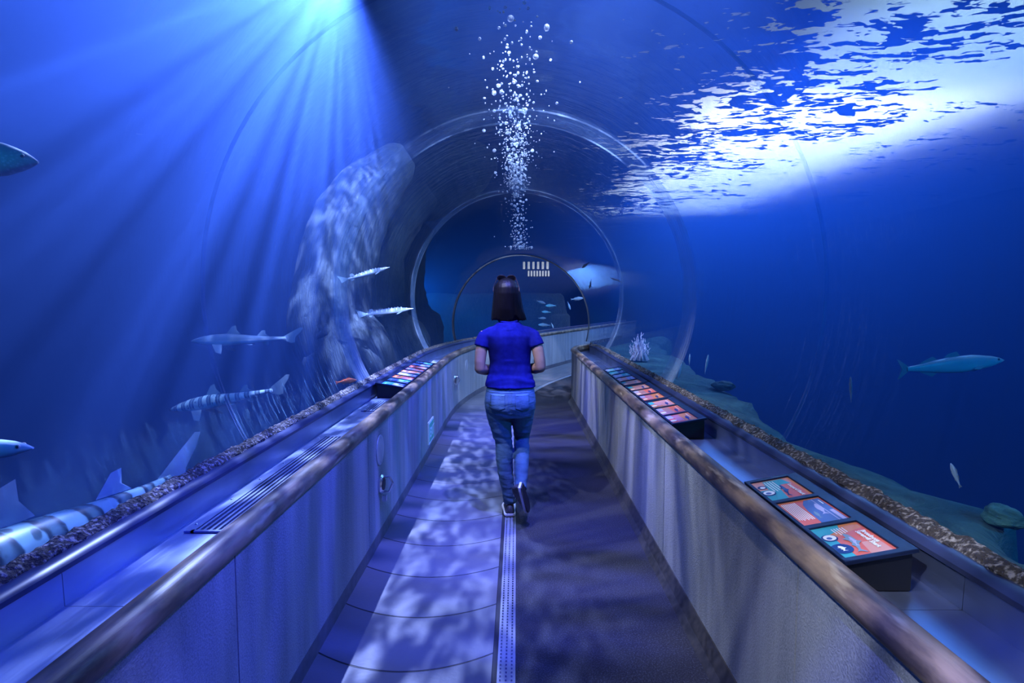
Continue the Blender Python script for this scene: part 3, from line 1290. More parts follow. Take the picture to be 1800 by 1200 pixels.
round_plate(3.47, 0.575, 0.094, 'round grey access plate on the left wall nearest the camera')
round_plate(8.42, 0.54, 0.085, 'round grey access plate on the left wall just before the bend')
round_plate(12.0, 0.60, 0.10, 'round pale access plate on the far wall beyond the person')


def latch(s, z, label):
    p, inw, al = wall_frame('L', s)
    c = Vector((p.x, p.y, z))
    t = thing('latch', label, 'latch', c)
    mb = MB(); mb.disk(c, 0.062, inw, 0.012, 32)
    mb.tube([c + inw * 0.012, c + inw * 0.022], [0.062, 0.050], 32)
    child(mb, 'rose', M_CHROME, t, ang=0.5)
    mb = MB(); mb.disk(c + inw * 0.0221, 0.038, inw, 0.003, 28)
    child(mb, 'well', M_DARK, t)
    mb = MB()
    q = c + inw * 0.024
    mb.tube([q + Vector((0, 0, .045)), q + Vector((0, 0, .045)) + inw * .035, q + inw * .05 + al * .02, q + Vector((0, 0, -.05)) + inw * .03,
             q + Vector((0, 0, -.05))], 0.006, 10)
    child(mb, 'handle', M_CHROME, t, ang=0.8)
    mb = MB()
    q2 = c + Vector((0, 0, -0.085)) + inw * 0.001
    mb.box((-0.012, -0.03, -0.018), (0.012, 0.0, 0.018), at=q2 + inw * 0.03)
    child(mb, 'keeper', M_CHROME, t)


latch(3.47, 0.36, 'chrome recessed latch with a wire handle on the near left wall')
latch(7.55, 0.44, 'small chrome latch on the left wall where it starts to bend')


def exit_sign(s, z, w_, h_, label, glow):
    p, inw, al = wall_frame('L', s)
    c = Vector((p.x, p.y, z))
    t = thing('exit_sign', label, 'sign', c)
    B = lambda x0, z0, x1, z1, d0, d1: [c + al * x + Vector((0, 0, zz)) + inw * d for d in (d0, d1) for (x, zz) in ((x0, z0), (x1, z0), (x1, z1), (x0, z1))]
    F = [(3, 2, 1, 0), (4, 5, 6, 7), (0, 1, 5, 4), (1, 2, 6, 5), (2, 3, 7, 6), (3, 0, 4, 7)]
    mb = MB(); mb.add(B(-w_ / 2, -h_ / 2, w_ / 2, h_ / 2, 0, .012), F)
    child(mb, 'frame', M_SIGNW if not glow else M_BLACK, t)
    mb = MB(); k = 0.82
    mb.add(B(-w_ / 2 * k, -h_ / 2 * k, w_ / 2 * k, h_ / 2 * k, .0121, .015), F)
    child(mb, 'face', M_SIGNG if not glow else M_GLOW, t)
    if not glow:
        lettering('EXIT', h_ * .62, c + inw * 0.0155 - al * (w_ * .33) - Vector((0, 0, h_ * .22)), al, Vector((0, 0, 1)), M_SIGNW, t, bold=0.002)
    else:      # running figure
        mb = MB()
        F2 = lambda x, zz: c + al * (x * w_) + Vector((0, 0, zz * h_)) + inw * .017
        mb.disk(F2(.06, .24), .018, inw, .002, 14)
        mb.tube([F2(.04, .14), F2(-.04, -.06)], .014, 8)
        mb.tube([F2(-.04, -.06), F2(.10, -.14), F2(.06, -.30)], .009, 8)
        mb.tube([F2(-.04, -.06), F2(-.12, -.20), F2(-.24, -.22)], .009, 8)
        mb.tube([F2(.03, .12), F2(.16, .04), F2(.22, .12)], .007, 8)
        mb.tube([F2(.03, .12), F2(-.12, .10), F2(-.16, -.02)], .007, 8)
        child(mb, 'running_figure', M_SIGNW, t)


exit_sign(5.52, 0.225, 0.33, 0.215, 'white framed green exit sign low on the left wall', False)
exit_sign(12.02, 0.30, 0.20, 0.28, 'glowing green exit sign low on the far wall beyond the person', True)


# ================================================================== rocks
def rock_mat(name, a, b_, stretch, sc):
    m, t = new_mat(name)
    out = t.n('ShaderNodeOutputMaterial')
    b = t.n('ShaderNodeBsdfPrincipled')
    t.l(b.outputs[0], out.inputs[0])
    oc = t.obj_coord()
    f = t.noise(t.mapping(oc, stretch), sc, 6, 0.7, 0.6)
    g = t.noise(oc, 3.0, 5, 0.6)
    c = t.mix(t.rng(f, 0.38, 0.64), a, b_)
    c = t.mix(t.math('MULTIPLY', t.rng(g, 0.4, 0.65), 0.5), c, tuple(x * 0.4 for x in a))
    t.l(c, b.inputs['Base Color'])
    b.inputs['Roughness'].default_value = 0.85
    bn = t.n('ShaderNodeBump')
    bn.inputs['Strength'].default_value = 0.9
    bn.inputs['Distance'].default_value = 0.06
    t.l(f, bn.inputs['Height'])
    t.l(bn.outputs[0], b.inputs['Normal'])
    return m


def swirl_rock():
    """slate with streaks running round the tunnel"""
    m, t = new_mat('streaked_slate_rock')
    out = t.n('ShaderNodeOutputMaterial')
    b = t.n('ShaderNodeBsdfPrincipled')
    t.l(b.outputs[0], out.inputs[0])
    oc = t.obj_coord()
    x, y, z = t.sep(oc)
    zz = t.math('SUBTRACT', z, 1.54)
    r = t.math('SQRT', t.math('ADD', t.math('MULTIPLY', x, x), t.math('MULTIPLY', zz, zz)))
    an = t.math('ARCTAN2', zz, t.math('MULTIPLY', x, -1.0))
    cv = t.n('ShaderNodeCombineXYZ')
    t.l(t.math('MULTIPLY', r, 16.0), cv.inputs[0]); t.l(t.math('MULTIPLY', y, 16.0), cv.inputs[1]); t.l(t.math('MULTIPLY', an, 1.5), cv.inputs[2])
    f = t.noise(cv.outputs[0], 1.6, 5, 0.7, 0.5)
    g = t.noise(oc, 1.3, 4, 0.6)
    c = t.mix(t.rng(f, 0.40, 0.72), (0.025, 0.036, 0.044), (0.115, 0.14, 0.15))
    c = t.mix(t.math('MULTIPLY', t.rng(g, 0.42, 0.6), 0.75), c, (0.03, 0.045, 0.055))
    t.l(c, b.inputs['Base Color'])
    b.inputs['Roughness'].default_value = 0.85
    bn = t.n('ShaderNodeBump')
    bn.inputs['Strength'].default_value = 0.8
    bn.inputs['Distance'].default_value = 0.05
    t.l(f, bn.inputs['Height'])
    t.l(bn.outputs[0], b.inputs['Normal'])
    return m


M_ROCK = swirl_rock()
M_LEDGE = rock_mat('algae_ledge_rock', (0.025, 0.085, 0.085), (0.07, 0.20, 0.19), (1, 1, 2), 3.0)
M_LEDGE2 = rock_mat('pale_algae_rock', (0.03, 0.14, 0.13), (0.14, 0.42, 0.36), (1, 1, 3), 5.0)


def fbm(q, o=4):
    s, a, f = 0.0, 1.0, 1.0
    for _ in range(o):
        s += a * mnoise.noise(q * f)
        a *= 0.5
        f *= 2.1
    return s


def rock_tube(name, pts, rads, mat, label, cat='rock', seg=40, amp=0.18, freq=1.2, sub=8, flatten=1.0, seed=0.0):
    """rock mass along a spine, roughened by fractal noise"""
    P, R = [], []
    n = (len(pts) - 1) * sub
    for i in range(n + 1):
        t = i / n * (len(pts) - 1)
        k = min(int(t), len(pts) - 2)
        u = t - k
        p0, p1, p2, p3 = (Vector(pts[max(k - 1, 0)]), Vector(pts[k]), Vector(pts[k + 1]), Vector(pts[min(k + 2, len(pts) - 1)]))
        P.append(0.5 * ((2 * p1) + (p2 - p0) * u + (2 * p0 - 5 * p1 + 4 * p2 - p3) * u * u + (3 * p1 - p0 - 3 * p2 + p3) * u ** 3))
        R.append(lerp(rads[k], rads[k + 1], u))
    mb = MB()
    mb.tube(P, R, seg, True, flat=flatten)
    me = mb.mesh(name, True)
    bmx = bmesh.new(); bmx.from_mesh(me)
    bmx.normal_update()
    for v in bmx.verts:
        q = Vector(v.co) * freq + Vector((seed, seed * 2, 3))
        v.co += v.normal * (amp * fbm(q, 5))
    bmx.to_mesh(me); bmx.free()
    return put(name, me, mat, None, label=label, category=cat)


def rib(y0, y1, R0, a0, a1, n=7, squash=1.0):
    """spine curving round the tunnel from its foot (a0) towards the crown (a1), degrees from +x"""
    pts = [(R0 * math.cos(math.radians(a0)) * 1.06, y0, -3.2)]
    for i in range(n):
        k = i / (n - 1)
        a = math.radians(lerp(a0, a1, k))
        pts.append((R0 * math.cos(a), lerp(y0, y1, k), 1.5 + R0 * math.sin(a)))
    return pts


rock_tube('rock_rib', rib(6.9, 7.2, 2.25, 205, 128), [.62, .56, .50, .46, .44, .42, .34, .14], M_ROCK,
          'streaked slate rock rising outside the left glass, nearest of the three ribs', amp=.09, seed=1)
rock_tube('rock_rib', rib(9.5, 9.8, 2.35, 208, 130), [.70, .60, .55, .50, .46, .42, .34, .15], M_ROCK,
          'slate rock rib outside the left glass, middle one behind the nearest', amp=.13, seed=4)
rock_tube('rock_rib', rib(12.4, 12.6, 2.5, 205, 140), [.8, .7, .62, .56, .5, .4, .3, .15], M_ROCK,
          'dark slate rock rib farthest along the left glass by the arch', amp=.15, seed=8)
rock_tube('rock_arch', rib(11.0, 11.4, 2.75, 142, 98)[1:], [.2, .5, .6, .62, .55, .4, .15], M_ROCK,
          'dark rock hanging over the left shoulder of the tunnel before the arch', amp=.13, seed=3)

# ledge outside the right glass: one continuous bank
mb = MB()
rings = []
for i in range(121):
    y = -1.0 + 13.0 * i / 120
    xo = interp([(-1, 1.42), (1.5, 1.48), (2.0, 1.72), (2.15, 1.96), (2.5, 1.72), (3.2, 1.70), (6, 2.1), (9, 2.5), (12, 2.9)], y)
    ring = []
    for j in range(15):
        k = j / 14
        xi = 1.33 if y < 9 else 1.33 + (y - 9) * 0.52
        if k < 0.45:
            x, z = lerp(xi, max(xo, xi + .4), k / 0.45), 0.73 - 0.10 * (k / .45) ** 2
        else:
            kk = (k - .45) / .55
            x, z = max(xo, xi + .4) + 0.9 * kk ** 1.4, 0.63 - 3.83 * kk ** 0.8
        q = Vector((x, y, z))
        d = 0.06 * fbm(q * 1.3, 5) * (0 if j == 0 else min(1, j / 3))
        ring.append(q + Vector((d * .7 if j > 2 else 0, d * .3, d if k < .95 else 0)))
    ring.append(Vector((xi, y, -3.2)))
    rings.append(ring)
mb.loft(rings)
o = mb.build('rock_ledge', M_LEDGE, None, True, label='algae covered rock ledge along the foot of the right glass', category='rock')


def bvh_of(objs):
    vs, ps = [], []
    for o in objs:
        M_ = Matrix.LocRotScale(o.location, o.rotation_euler, o.scale)
        if o.parent is not None:
            q = o.parent
            M_ = Matrix.LocRotScale(q.location, q.rotation_euler, q.scale) @ M_
        b = len(vs)
        vs += [M_ @ v.co for v in o.data.vertices]
        ps += [tuple(b + i for i in p.vertices) for p in o.data.polygons]
    return BVHTree.FromPolygons(vs, ps)


def settle(o, base, step=0.008):
    """lift a thing until it just rests on the mesh under it"""
    tree = bvh_of([base])
    parts = [o] if o.type == 'MESH' else list(o.children)
    for _ in range(80):
        if not bvh_of(parts).overlap(tree):
            break
        o.location.z += step


LEDGE = o


def boulder(x, y, z, r, mat, label, seed, flatk=0.75):
    bmx = bmesh.new()
    bmesh.ops.create_icosphere(bmx, subdivisions=4, radius=1.0)
    for v in bmx.verts:
        d = 1 + 0.30 * fbm(v.co * 1.1 + Vector((seed, 0, seed)), 5)
        v.co = Vector((v.co.x * d * r, v.co.y * d * r * 1.1, v.co.z * d * r * flatk))
    for f in bmx.faces:
        f.smooth = True
    me = bpy.data.meshes.new('boulder'); bmx.to_mesh(me); bmx.free()
    o = put('boulder', me, mat, None, label=label, category='rock')
    o.location = (x, y, z)
    settle(o, LEDGE)
    return o


boulder(1.83, 2.10, 0.45, 0.055, M_LEDGE2, 'small teal boulder on the ledge edge at the lower right corner', 2.0)
boulder(1.9, 5.2, 0.60, 0.10, M_LEDGE, 'low mossy rock on the right ledge by the farther trays', 9.5, 0.4)

# pale spiky coral on the ledge
M_CORAL = pmat('pale_violet_coral', (0.50, 0.45, 0.72), 0.6, col2=(0.85, 0.82, 0.95), nscale=30)
t = thing('spiky_coral', 'pale violet spiky coral standing on the right ledge near the arch', 'coral', (1.56, 7.2, 0.70))
for k in range(26):
    a = k * 2.4
    rr = 0.015 + 0.115 * math.sqrt((k + .3) / 26)
    hgt = 0.31 * (1 - (rr / 0.15) ** 1.2) + 0.07
    bx, by = 1.56 + rr * math.cos(a), 7.2 + rr * math.sin(a) * .8
    mb = MB()
    mb.tube([(bx, by, 0.68), (bx * .5 + .78 + .01 * math.sin(k), by, 0.70 + hgt * .55), (bx * .7 + 1.56 * .3, by, 0.70 + hgt)], [.014, .010, .002], 6)
    for q in range(4):
        z = 0.72 + hgt * (.2 + .2 * q)
        mb.tube([(bx, by, z), (bx + .022 * math.cos(q * 2 + k), by + .015 * math.sin(q * 2 + k), z + .03)], [.006, .002], 5)
    child(mb, 'branch', M_CORAL, t, True)
settle(t, LEDGE)


# ================================================================== fish
def fish_mat(name, back, belly, kind='plain', zc=0.0, zs=0.05, dark=(0.01, 0.02, 0.03), freq=9.0, rough=0.4):
    m, t = new_mat(name)
    out = t.n('ShaderNodeOutputMaterial')
    b = t.n('ShaderNodeBsdfPrincipled')
    t.l(b.outputs[0], out.inputs[0])
    b.inputs['Roughness'].default_value = rough
    oc = t.obj_coord()
    x, y, z = t.sep(oc)
    f = t.rng(t.math('ADD', z, t.math('MULTIPLY', t.math('SUBTRACT', t.noise(oc, 12, 3), 0.5), zs)), zc - zs, zc + zs, 0, 1, True)
    c = t.mix(f, belly, back)
    if kind == 'leopard':
        wob = t.math('MULTIPLY', t.math('SUBTRACT', t.noise(oc, 6, 3), 0.5), 2.6)
        s = t.math('SINE', t.math('ADD', t.math('MULTIPLY', x, freq * 2 * PI), wob))
        sp = t.n('ShaderNodeTexVoronoi', feature='F1')
        sp.inputs['Scale'].default_value = freq * 2.6
        t.l(oc, sp.inputs['Vector'])
        spots = t.rng(sp.outputs['Distance'], 0.30, 0.22)
        sad = t.math('MAXIMUM', t.math('SUBTRACT', t.rng(s, -0.05, 0.22), t.rng(s, 0.55, 0.95, 0.0, 0.38)), t.math('MULTIPLY', spots, 0.8))
        sad = t.math('MULTIPLY', sad, t.rng(z, zc - zs * 1.6, zc - zs * 0.5))
        c = t.mix(sad, c, dark)
    elif kind == 'scutes':
        s = t.math('SINE', t.math('MULTIPLY', x, freq * 2 * PI))
        sad = t.math('MULTIPLY', t.rng(s, 0.75, 0.9), t.rng(z, zc - zs * .2, zc + zs * .4))
        c = t.mix(sad, c, (0.75, 0.82, 0.85))
    elif kind == 'scales':
        sp = t.n('ShaderNodeTexVoronoi', feature='F1')
        sp.inputs['Scale'].default_value = 60
        t.l(t.mapping(oc, (1, 1, 1.4)), sp.inputs['Vector'])
        c = t.mix(t.math('MULTIPLY', t.rng(sp.outputs['Distance'], 0.1, 0.5), 0.3), c, dark)
    t.l(c, b.inputs['Base Color'])
    return m


M_EYE = pmat('fish_eye', (0.005, 0.005, 0.008), 0.12)
M_EYER = pmat('fish_eye_ring', (0.65, 0.62, 0.50), 0.3)

SHAPES = {
    # t from nose: (half height above axis, below axis, half width) as fractions of length
    'bass': [(0, (.006, .008, .008)), (.03, (.030, .030, .022)), (.10, (.072, .066, .046)), (.22, (.118, .108, .066)), (.38, (.138, .128, .072)),
             (.55, (.112, .110, .058)), (.72, (.066, .066, .034)), (.86, (.036, .036, .016)), (.92, (.038, .038, .012))],
    'slim': [(0, (.004, .006, .008)), (.04, (.024, .020, .022)), (.12, (.048, .044, .040)), (.28, (.072, .072, .052)), (.45, (.072, .074, .052)),
             (.62, (.054, .058, .040)), (.78, (.030, .034, .022)), (.90, (.018, .020, .010))],
    'shark': [(0, (.006, .004, .012)), (.03, (.022, .012, .034)), (.10, (.042, .030, .050)), (.22, (.062, .050, .058)), (.36, (.066, .054, .056)),
              (.52, (.050, .042, .042)), (.66, (.034, .030, .028)), (.80, (.022, .018, .016)), (.92, (.014, .012, .008))],
    'sturgeon': [(0, (.005, .005, .010)), (.06, (.016, .010, .020)), (.14, (.036, .028, .032)), (.28, (.056, .046, .046)), (.44, (.058, .048, .048)),
                 (.60, (.044, .038, .036)), (.76, (.028, .024, .020)), (.88, (.018, .016, .010))],
}


def fin(mb, pts, th, L, mi=0, yoff=0.0, tilt=0.0, off=(0, 0, 0)):
    """lens-thin fin from an outline in the x-z plane; tilt swings it about x"""
    n = len(pts)
    cx = sum(p[0] for p in pts) / n
    cz = sum(p[1] for p in pts) / n
    R = Matrix.Rotation(tilt, 3, 'X')
    rim = [R @ Vector((p[0] * L, 0, p[1] * L)) + Vector((off[0] * L, off[1] * L, off[2] * L)) for p in pts]
    a = R @ Vector((cx * L, th * L, cz * L)) + Vector((off[0] * L, off[1] * L, off[2] * L))
    b = R @ Vector((cx * L, -th * L, cz * L)) + Vector((off[0] * L, off[1] * L, off[2] * L))
    fs = [(i, (i + 1) % n, n) for i in range(n)] + [((i + 1) % n, i, n + 1) for i in range(n)]
    mb.add(rim + [a, b], fs, mi)


def fish(name, label, cat, L, shape, mat, finmat, loc, yaw, pitch=0.0, bend=0.0, group=None, roll=0.0):
    root = thing(name, label, cat, loc, group=group)
    root.rotation_euler = (roll, -pitch, yaw)
    tab = SHAPES[shape]
    xat = lambda t: L * (0.5 - t)
    bow = lambda t: bend * L * math.sin((t - .1) * 4.2) * max(0, t - .15)
    tail_t = tab[-1][0]
    mb = MB()
    rings = []
    N = 30
    for i in range(N + 1):
        t = tail_t * (i / N) ** 1.25
        up, dn, wd = interp(tab, t)
        ring = []
        for k in range(18):
            a = 2 * PI * k / 18
            c, s = math.cos(a), math.sin(a)
            e = 0.9
            zz = (up if s > 0 else dn) * L * math.copysign(abs(s) ** e, s)
            ring.append(Vector((xat(t), wd * L * math.copysign(abs(c) ** e, c) + bow(t), zz)))
        rings.append(ring)
    mb.loft(rings)
    yb = bow(1.0) / L
    T = 0.5 - tail_t
    if shape == 'bass':
        fin(mb, [(T + .02, .034), (T - .06, .085), (T - .10, .10), (T - .075, .0), (T - .10, -.10), (T - .06, -.085), (T + .02, -.034)], .005, L, 1, off=(0, yb, 0))
        fin(mb, [(.24, .115), (.20, .175), (.12, .19), (.04, .165), (-.02, .135), (.02, .118), (.12, .130)], .004, L, 1)
        fin(mb, [(-.05, .105), (-.08, .155), (-.20, .115), (-.26, .055), (-.18, .070)], .004, L, 1)
        fin(mb, [(-.08, -.10), (-.14, -.16), (-.22, -.10), (-.24, -.055), (-.16, -.085)], .004, L, 1)
        fin(mb, [(.20, -.11), (.14, -.17), (.10, -.16), (.12, -.12)], .004, L, 1)
        pec = [(.0, .0), (-.08, .02), (-.13, -.03), (-.07, -.05)]
        px, pz, py = .26, -.02, .058
    elif shape == 'slim':
        fin(mb, [(T + .02, .018), (T - .07, .085), (T - .09, .09), (T - .05, .0), (T - .09, -.085), (T - .07, -.08), (T + .02, -.018)], .004, L, 1, off=(0, yb, 0))
        fin(mb, [(.10, .068), (.06, .115), (-.02, .10), (-.06, .066)], .003, L, 1)
        fin(mb, [(-.12, .056), (-.16, .09), (-.26, .05), (-.30, .026)], .003, L, 1)
        fin(mb, [(-.12, -.058), (-.17, -.09), (-.26, -.05), (-.30, -.03)], .003, L, 1)
        pec = [(.0, .0), (-.07, .01), (-.11, -.03), (-.05, -.035)]
        px, pz, py = .28, -.02, .044
    elif shape == 'shark':
        fin(mb, [(T + .04, .012), (T - .03, .050), (T - .14, .105), (T - .17, .10), (T - .145, .06), (T - .09, .010), (T - .08, -.045), (T - .04, -.05), (T + .04, -.012)], .004, L, 1, off=(0, yb, 0))
        fin(mb, [(.16, .060), (.10, .135), (.06, .145), (.055, .10), (.02, .058)], .005, L, 1)
        fin(mb, [(-.14, .036), (-.19, .085), (-.225, .088), (-.225, .05), (-.26, .026)], .004, L, 1)
        fin(mb, [(-.18, -.028), (-.22, -.062), (-.25, -.06), (-.25, -.022)], .004, L, 1)
        fin(mb, [(.0, .0), (-.05, -.03), (-.09, -.03), (-.07, .0)], .004, L, 1, tilt=.9, off=(-.02, .02, -.034))
        fin(mb, [(.0, .0), (-.05, -.03), (-.09, -.03), (-.07, .0)], .004, L, 1, tilt=-.9, off=(-.02, -.02, -.034))
        pec = [(.02, .0), (-.06, -.13), (-.12, -.155), (-.11, -.10), (-.08, .0)]
        px, pz, py = .27, -.028, .040
    else:
        fin(mb, [(T + .04, .014), (T - .04, .055), (T - .15, .11), (T - .11, .02), (T - .10, -.05), (T - .05, -.04), (T + .04, -.012)], .004, L, 1, off=(0, yb, 0))
        fin(mb, [(-.20, .034), (-.24, .085), (-.29, .08), (-.31, .020)], .004, L, 1)
        fin(mb, [(-.22, -.028), (-.27, -.065), (-.30, -.06), (-.31, -.018)], .004, L, 1)
        for k in range(9):      # bony scutes along the back
            x0 = .28 - k * .055
            zt = interp(tab, .5 - x0)[0]
            fin(mb, [(x0 + .02, zt - .006), (x0, zt + .016), (x0 - .02, zt - .006)], .006, L, 0)
        pec = [(.0, .0), (-.06, -.05), (-.11, -.06), (-.06, .005)]
        px, pz, py = .30, -.026, .032
    for sgn in (1, -1):
        fin(mb, pec, .004, L, 1, tilt=sgn * (0.9 if shape in ('shark', 'sturgeon') else 0.5), off=(px, sgn * py, pz))
    me = mb.mesh(name, True)
    smooth_by_angle(me, 0.9)
    put('body', me, [mat, finmat], root)
    te = {'bass': .085, 'slim': .075, 'shark': .075, 'sturgeon': .10}[shape]
    up, dn, wd = interp(tab, te)
    for sgn in (1, -1):
        e = MB()
        r = L * (.013 if shape in ('bass', 'slim') else .007)
        e.ell((xat(te), sgn * wd * L * .82, up * L * .45), (r * 1.3, r * .6, r * 1.3), 12, 8, 1)
        e.ell((xat(te), sgn * (wd * L * .82 + r * .42), up * L * .45), (r * .8, r * .35, r * .8), 10, 6, 0)
        e.build('eye', [M_EYE, M_EYER], root, True)
    return root


F_SILV = fish_mat('silver_fish', (0.30, 0.38, 0.46), (0.72, 0.78, 0.82), 'scales', 0.02, 0.05)
F_PALE = fish_mat('pale_fish', (0.35, 0.48, 0.55), (0.62, 0.72, 0.75), 'plain', 0.0, 0.03)
F_DARKF = fish_mat('dark_fish', (0.010, 0.016, 0.03), (0.02, 0.03, 0.05), 'plain', 0.0, 0.03)
F_SHARK = fish_mat('grey_shark', (0.16, 0.22, 0.26), (0.75, 0.82, 0.85), 'plain', -0.005, 0.02)
F_LEO = fish_mat('leopard_shark', (0.16, 0.30, 0.32), (0.34, 0.48, 0.50), 'leopard', 0.0, 0.05, (0.004, 0.012, 0.025), 5.2)
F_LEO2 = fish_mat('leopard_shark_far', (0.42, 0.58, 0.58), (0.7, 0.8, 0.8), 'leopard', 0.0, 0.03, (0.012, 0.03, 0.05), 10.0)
F_STUR = fish_mat('sturgeon', (0.24, 0.30, 0.34), (0.62, 0.68, 0.72), 'scutes', 0.0, 0.02, freq=18)
F_ORANGE = fish_mat('orange_fish', (0.85, 0.16, 0.03), (0.90, 0.24, 0.05), 'plain', 0.0, 0.02)
F_FIN = pmat('fin', (0.22, 0.30, 0.34), 0.5)
F_FIND = pmat('fin_dark', (0.02, 0.03, 0.05), 0.5)
F_FINO = pmat('fin_orange', (0.85, 0.20, 0.05), 0.5)


def at(px, py, y):
    """point of the place seen at pixel (px, py) and distance y ahead"""
    return (math.tan(0) + (px - 908) / 1000 * y, y, 1.5 - (py - 528) / 1000 * y)


fish('sea_bass', 'large silver fish with its head entering high on the left', 'fish', 0.62, 'bass', F_SILV, F_FIN,
     (-2.44, 2.55, 2.13), 0.06, -0.05)
fish('barracuda', 'slim pale fish pointing right low at the left edge', 'fish', 0.75, 'slim', F_PALE, F_FIN, (-2.65, 2.6, 0.80), 0.05, 0.02)
fish('sevengill_shark', 'grey shark with a pale belly swimming left, above the spotted shark', 'shark', 1.06, 'shark', F_SHARK, F_FIN,
     at(424, 597, 6.0), PI + 0.06, -0.03, 0.05)
fish('leopard_shark', 'spotted shark swimming down to the left below the grey shark', 'shark', 1.24, 'shark', F_LEO2, F_FIN,
     at(388, 704, 5.8), PI - 0.1, -0.20, 0.06)
fish('leopard_shark', 'boldly banded shark close behind the left glass at the lower left', 'shark', 1.75, 'shark', F_LEO, F_FIN,
     (-1.70, 1.98, 0.64), -PI / 2 - 0.02, 0.02, 0.03)
fish('sturgeon', 'sturgeon with white bars on its back outside the glass, in front of the columns', 'fish', 0.62, 'sturgeon', F_STUR, F_FIN,
     at(678, 548, 6.4), 0.12, 0.12, 0.05)
fish('sturgeon', 'thin sturgeon rising to the right, above the barred sturgeon', 'fish', 0.55, 'sturgeon', F_STUR, F_FIN,
     at(643, 482, 6.2), 0.1, 0.28, 0.10)
fish('tuna', 'pale fish swimming right, alone in the blue behind the right glass', 'fish', 0.94, 'slim', F_PALE, F_FIN, at(1670, 641, 4.7), 0.08, 0.08)
fish('garibaldi', 'small orange fish low beside the rock columns on the left', 'fish', 0.19, 'bass', F_ORANGE, F_FINO, at(606, 671, 5.3), 0.3, 0.1)
fish('pale_fish', 'tiny pale fish hanging upright above the teal boulder at the lower right', 'fish', 0.13, 'bass', F_PALE, F_FIN, at(1690, 838, 2.9), 1.5, 0.9)
fish('pale_fish', 'small pale fish nosing down to the right ledge behind the far trays', 'fish', 0.19, 'bass', F_PALE, F_FIN, at(1196, 652, 5.2), -2.2, -0.8)
fish('pale_fish', 'faint slim fish hanging tail down above the right ledge', 'fish', 0.24, 'slim', F_PALE, F_FIN, at(1243, 640, 6.2), 1.0, 1.0)
fish('pale_fish', 'thin faint fish hanging upright in the middle of the right blue', 'fish', 0.22, 'slim', F_SHARK, F_FIN, at(1498, 685, 4.6), 1.2, 1.2)
fish('pale_fish', 'small faint fish upright above the ledge by the coral', 'fish', 0.16, 'bass', F_PALE, F_FIN, at(1213, 632, 7.2), 1.2, 1.2)
for (px, py, y, L, yaw, pitch, lab) in (
        (1028, 467, 9.0, 0.15, 2.6, -0.6, 'dark small fish, highest of the three by the right of the arch'),
        (1037, 500, 9.4, 0.17, 1.9, -1.2, 'dark small fish nosing down right of the arch'),
        (1082, 492, 9.6, 0.22, 2.9, 0.35, 'dark slim fish farthest right of the arch, under the bright water')):
    fish('dark_fish', lab, 'fish', L, 'slim' if 'slim' in lab else 'bass', F_DARKF, F_FIND, at(px, py, y), yaw, pitch)
G = 'fish seen through the arch'
for (px, py, y, L, yaw, pitch, lab) in (
        (951, 531, 14.0, 0.24, 0.3, -0.3, 'silver fish seen through the arch, uppermost left of the school'),
        (968, 537, 14.5, 0.27, 3.0, 0.0, 'silver fish seen through the arch, right of the uppermost one'),
        (960, 548, 14.8, 0.24, 3.0, 0.05, 'silver fish seen through the arch, third from the top'),
        (953, 559, 14.2, 0.20, 0.2, 0.0, 'silver fish seen through the arch, fourth from the top'),
        (957, 571, 13.8, 0.30, 3.1, 0.05, 'silver fish seen through the arch, lowest just over the counter'),
        (1000, 537, 13.2, 0.22, 0.9, -1.0, 'white fish diving seen through the arch, apart on the right'),
        (1014, 525, 13.6, 0.30, 0.1, 0.1, 'dim fish at the right rim of the arch'),
        (971, 572, 13.0, 0.16, 1.0, -0.9, 'tiny white fish diving right of the lowest fish in the arch')):
    fish('silver_fish', lab, 'fish', L, 'bass', F_SILV if 'white' not in lab else F_PALE, F_FIN, at(px, py, y), yaw, pitch, group=G)

# ================================================================== bubbles along the crown
m, tt = new_mat('air_bubble')
out = tt.n('ShaderNodeOutputMaterial')
tr = tt.n('ShaderNodeBsdfTransparent')
pb = tt.n('ShaderNodeBsdfPrincipled')
pb.inputs['Base Color'].default_value = (0.9, 0.93, 1, 1)
pb.inputs['Roughness'].default_value = 0.12
pb.inputs['Specular IOR Level'].default_value = 1.0
lw = tt.n('ShaderNodeLayerWeight')
lw.inputs['Blend'].default_value = 0.5
nz = tt.noise(tt.n('ShaderNodeNewGeometry').outputs['Position'], 60, 2)
fac = tt.math('ADD', tt.math('MULTIPLY', tt.rng(nz, .45, .6), 0.55), tt.math('ADD', 0.15, tt.math('MULTIPLY', lw.outputs['Facing'], 0.3)), clamp=True)
mx = tt.n('ShaderNodeMixShader')
tt.l(fac, mx.inputs[0]); tt.l(tr.outputs[0], mx.inputs[1]); tt.l(pb.outputs[0], mx.inputs[2]); tt.l(mx.outputs[0], out.inputs[0])
M_BUB = m
rb = random.Random(11)


def bubble_spot():
    s = 2.3 + (9.25 - 2.3) * rb.random() ** 0.42
    PL, PR, zf, zt = feet(s)
    c = (PL + PR) / 2
    sp = 0.075 if rb.random() < .8 else 0.16
    x = rb.gauss(0, sp) * interp([(2.3, 1.15), (6, .9), (7.5, .7), (9.2, .55)], s)
    r = rb.choice((.0045, .006, .008, .010)) if rb.random() < .95 else .018
    hw = (PR - PL).length / 2
    h = zt - zf
    R = (hw * hw + h * h) / (2 * h)
    z = zt - R + math.sqrt((R + .068 + r) ** 2 - x * x) + 0.03 * abs(rb.gauss(0, 1))
    return Vector((c.x + x + 0.0, s, z)), r


def ico(sub):
    bmx = bmesh.new()
    bmesh.ops.create_icosphere(bmx, subdivisions=sub, radius=1)
    for f in bmx.faces:
        f.smooth = True
    return bmx


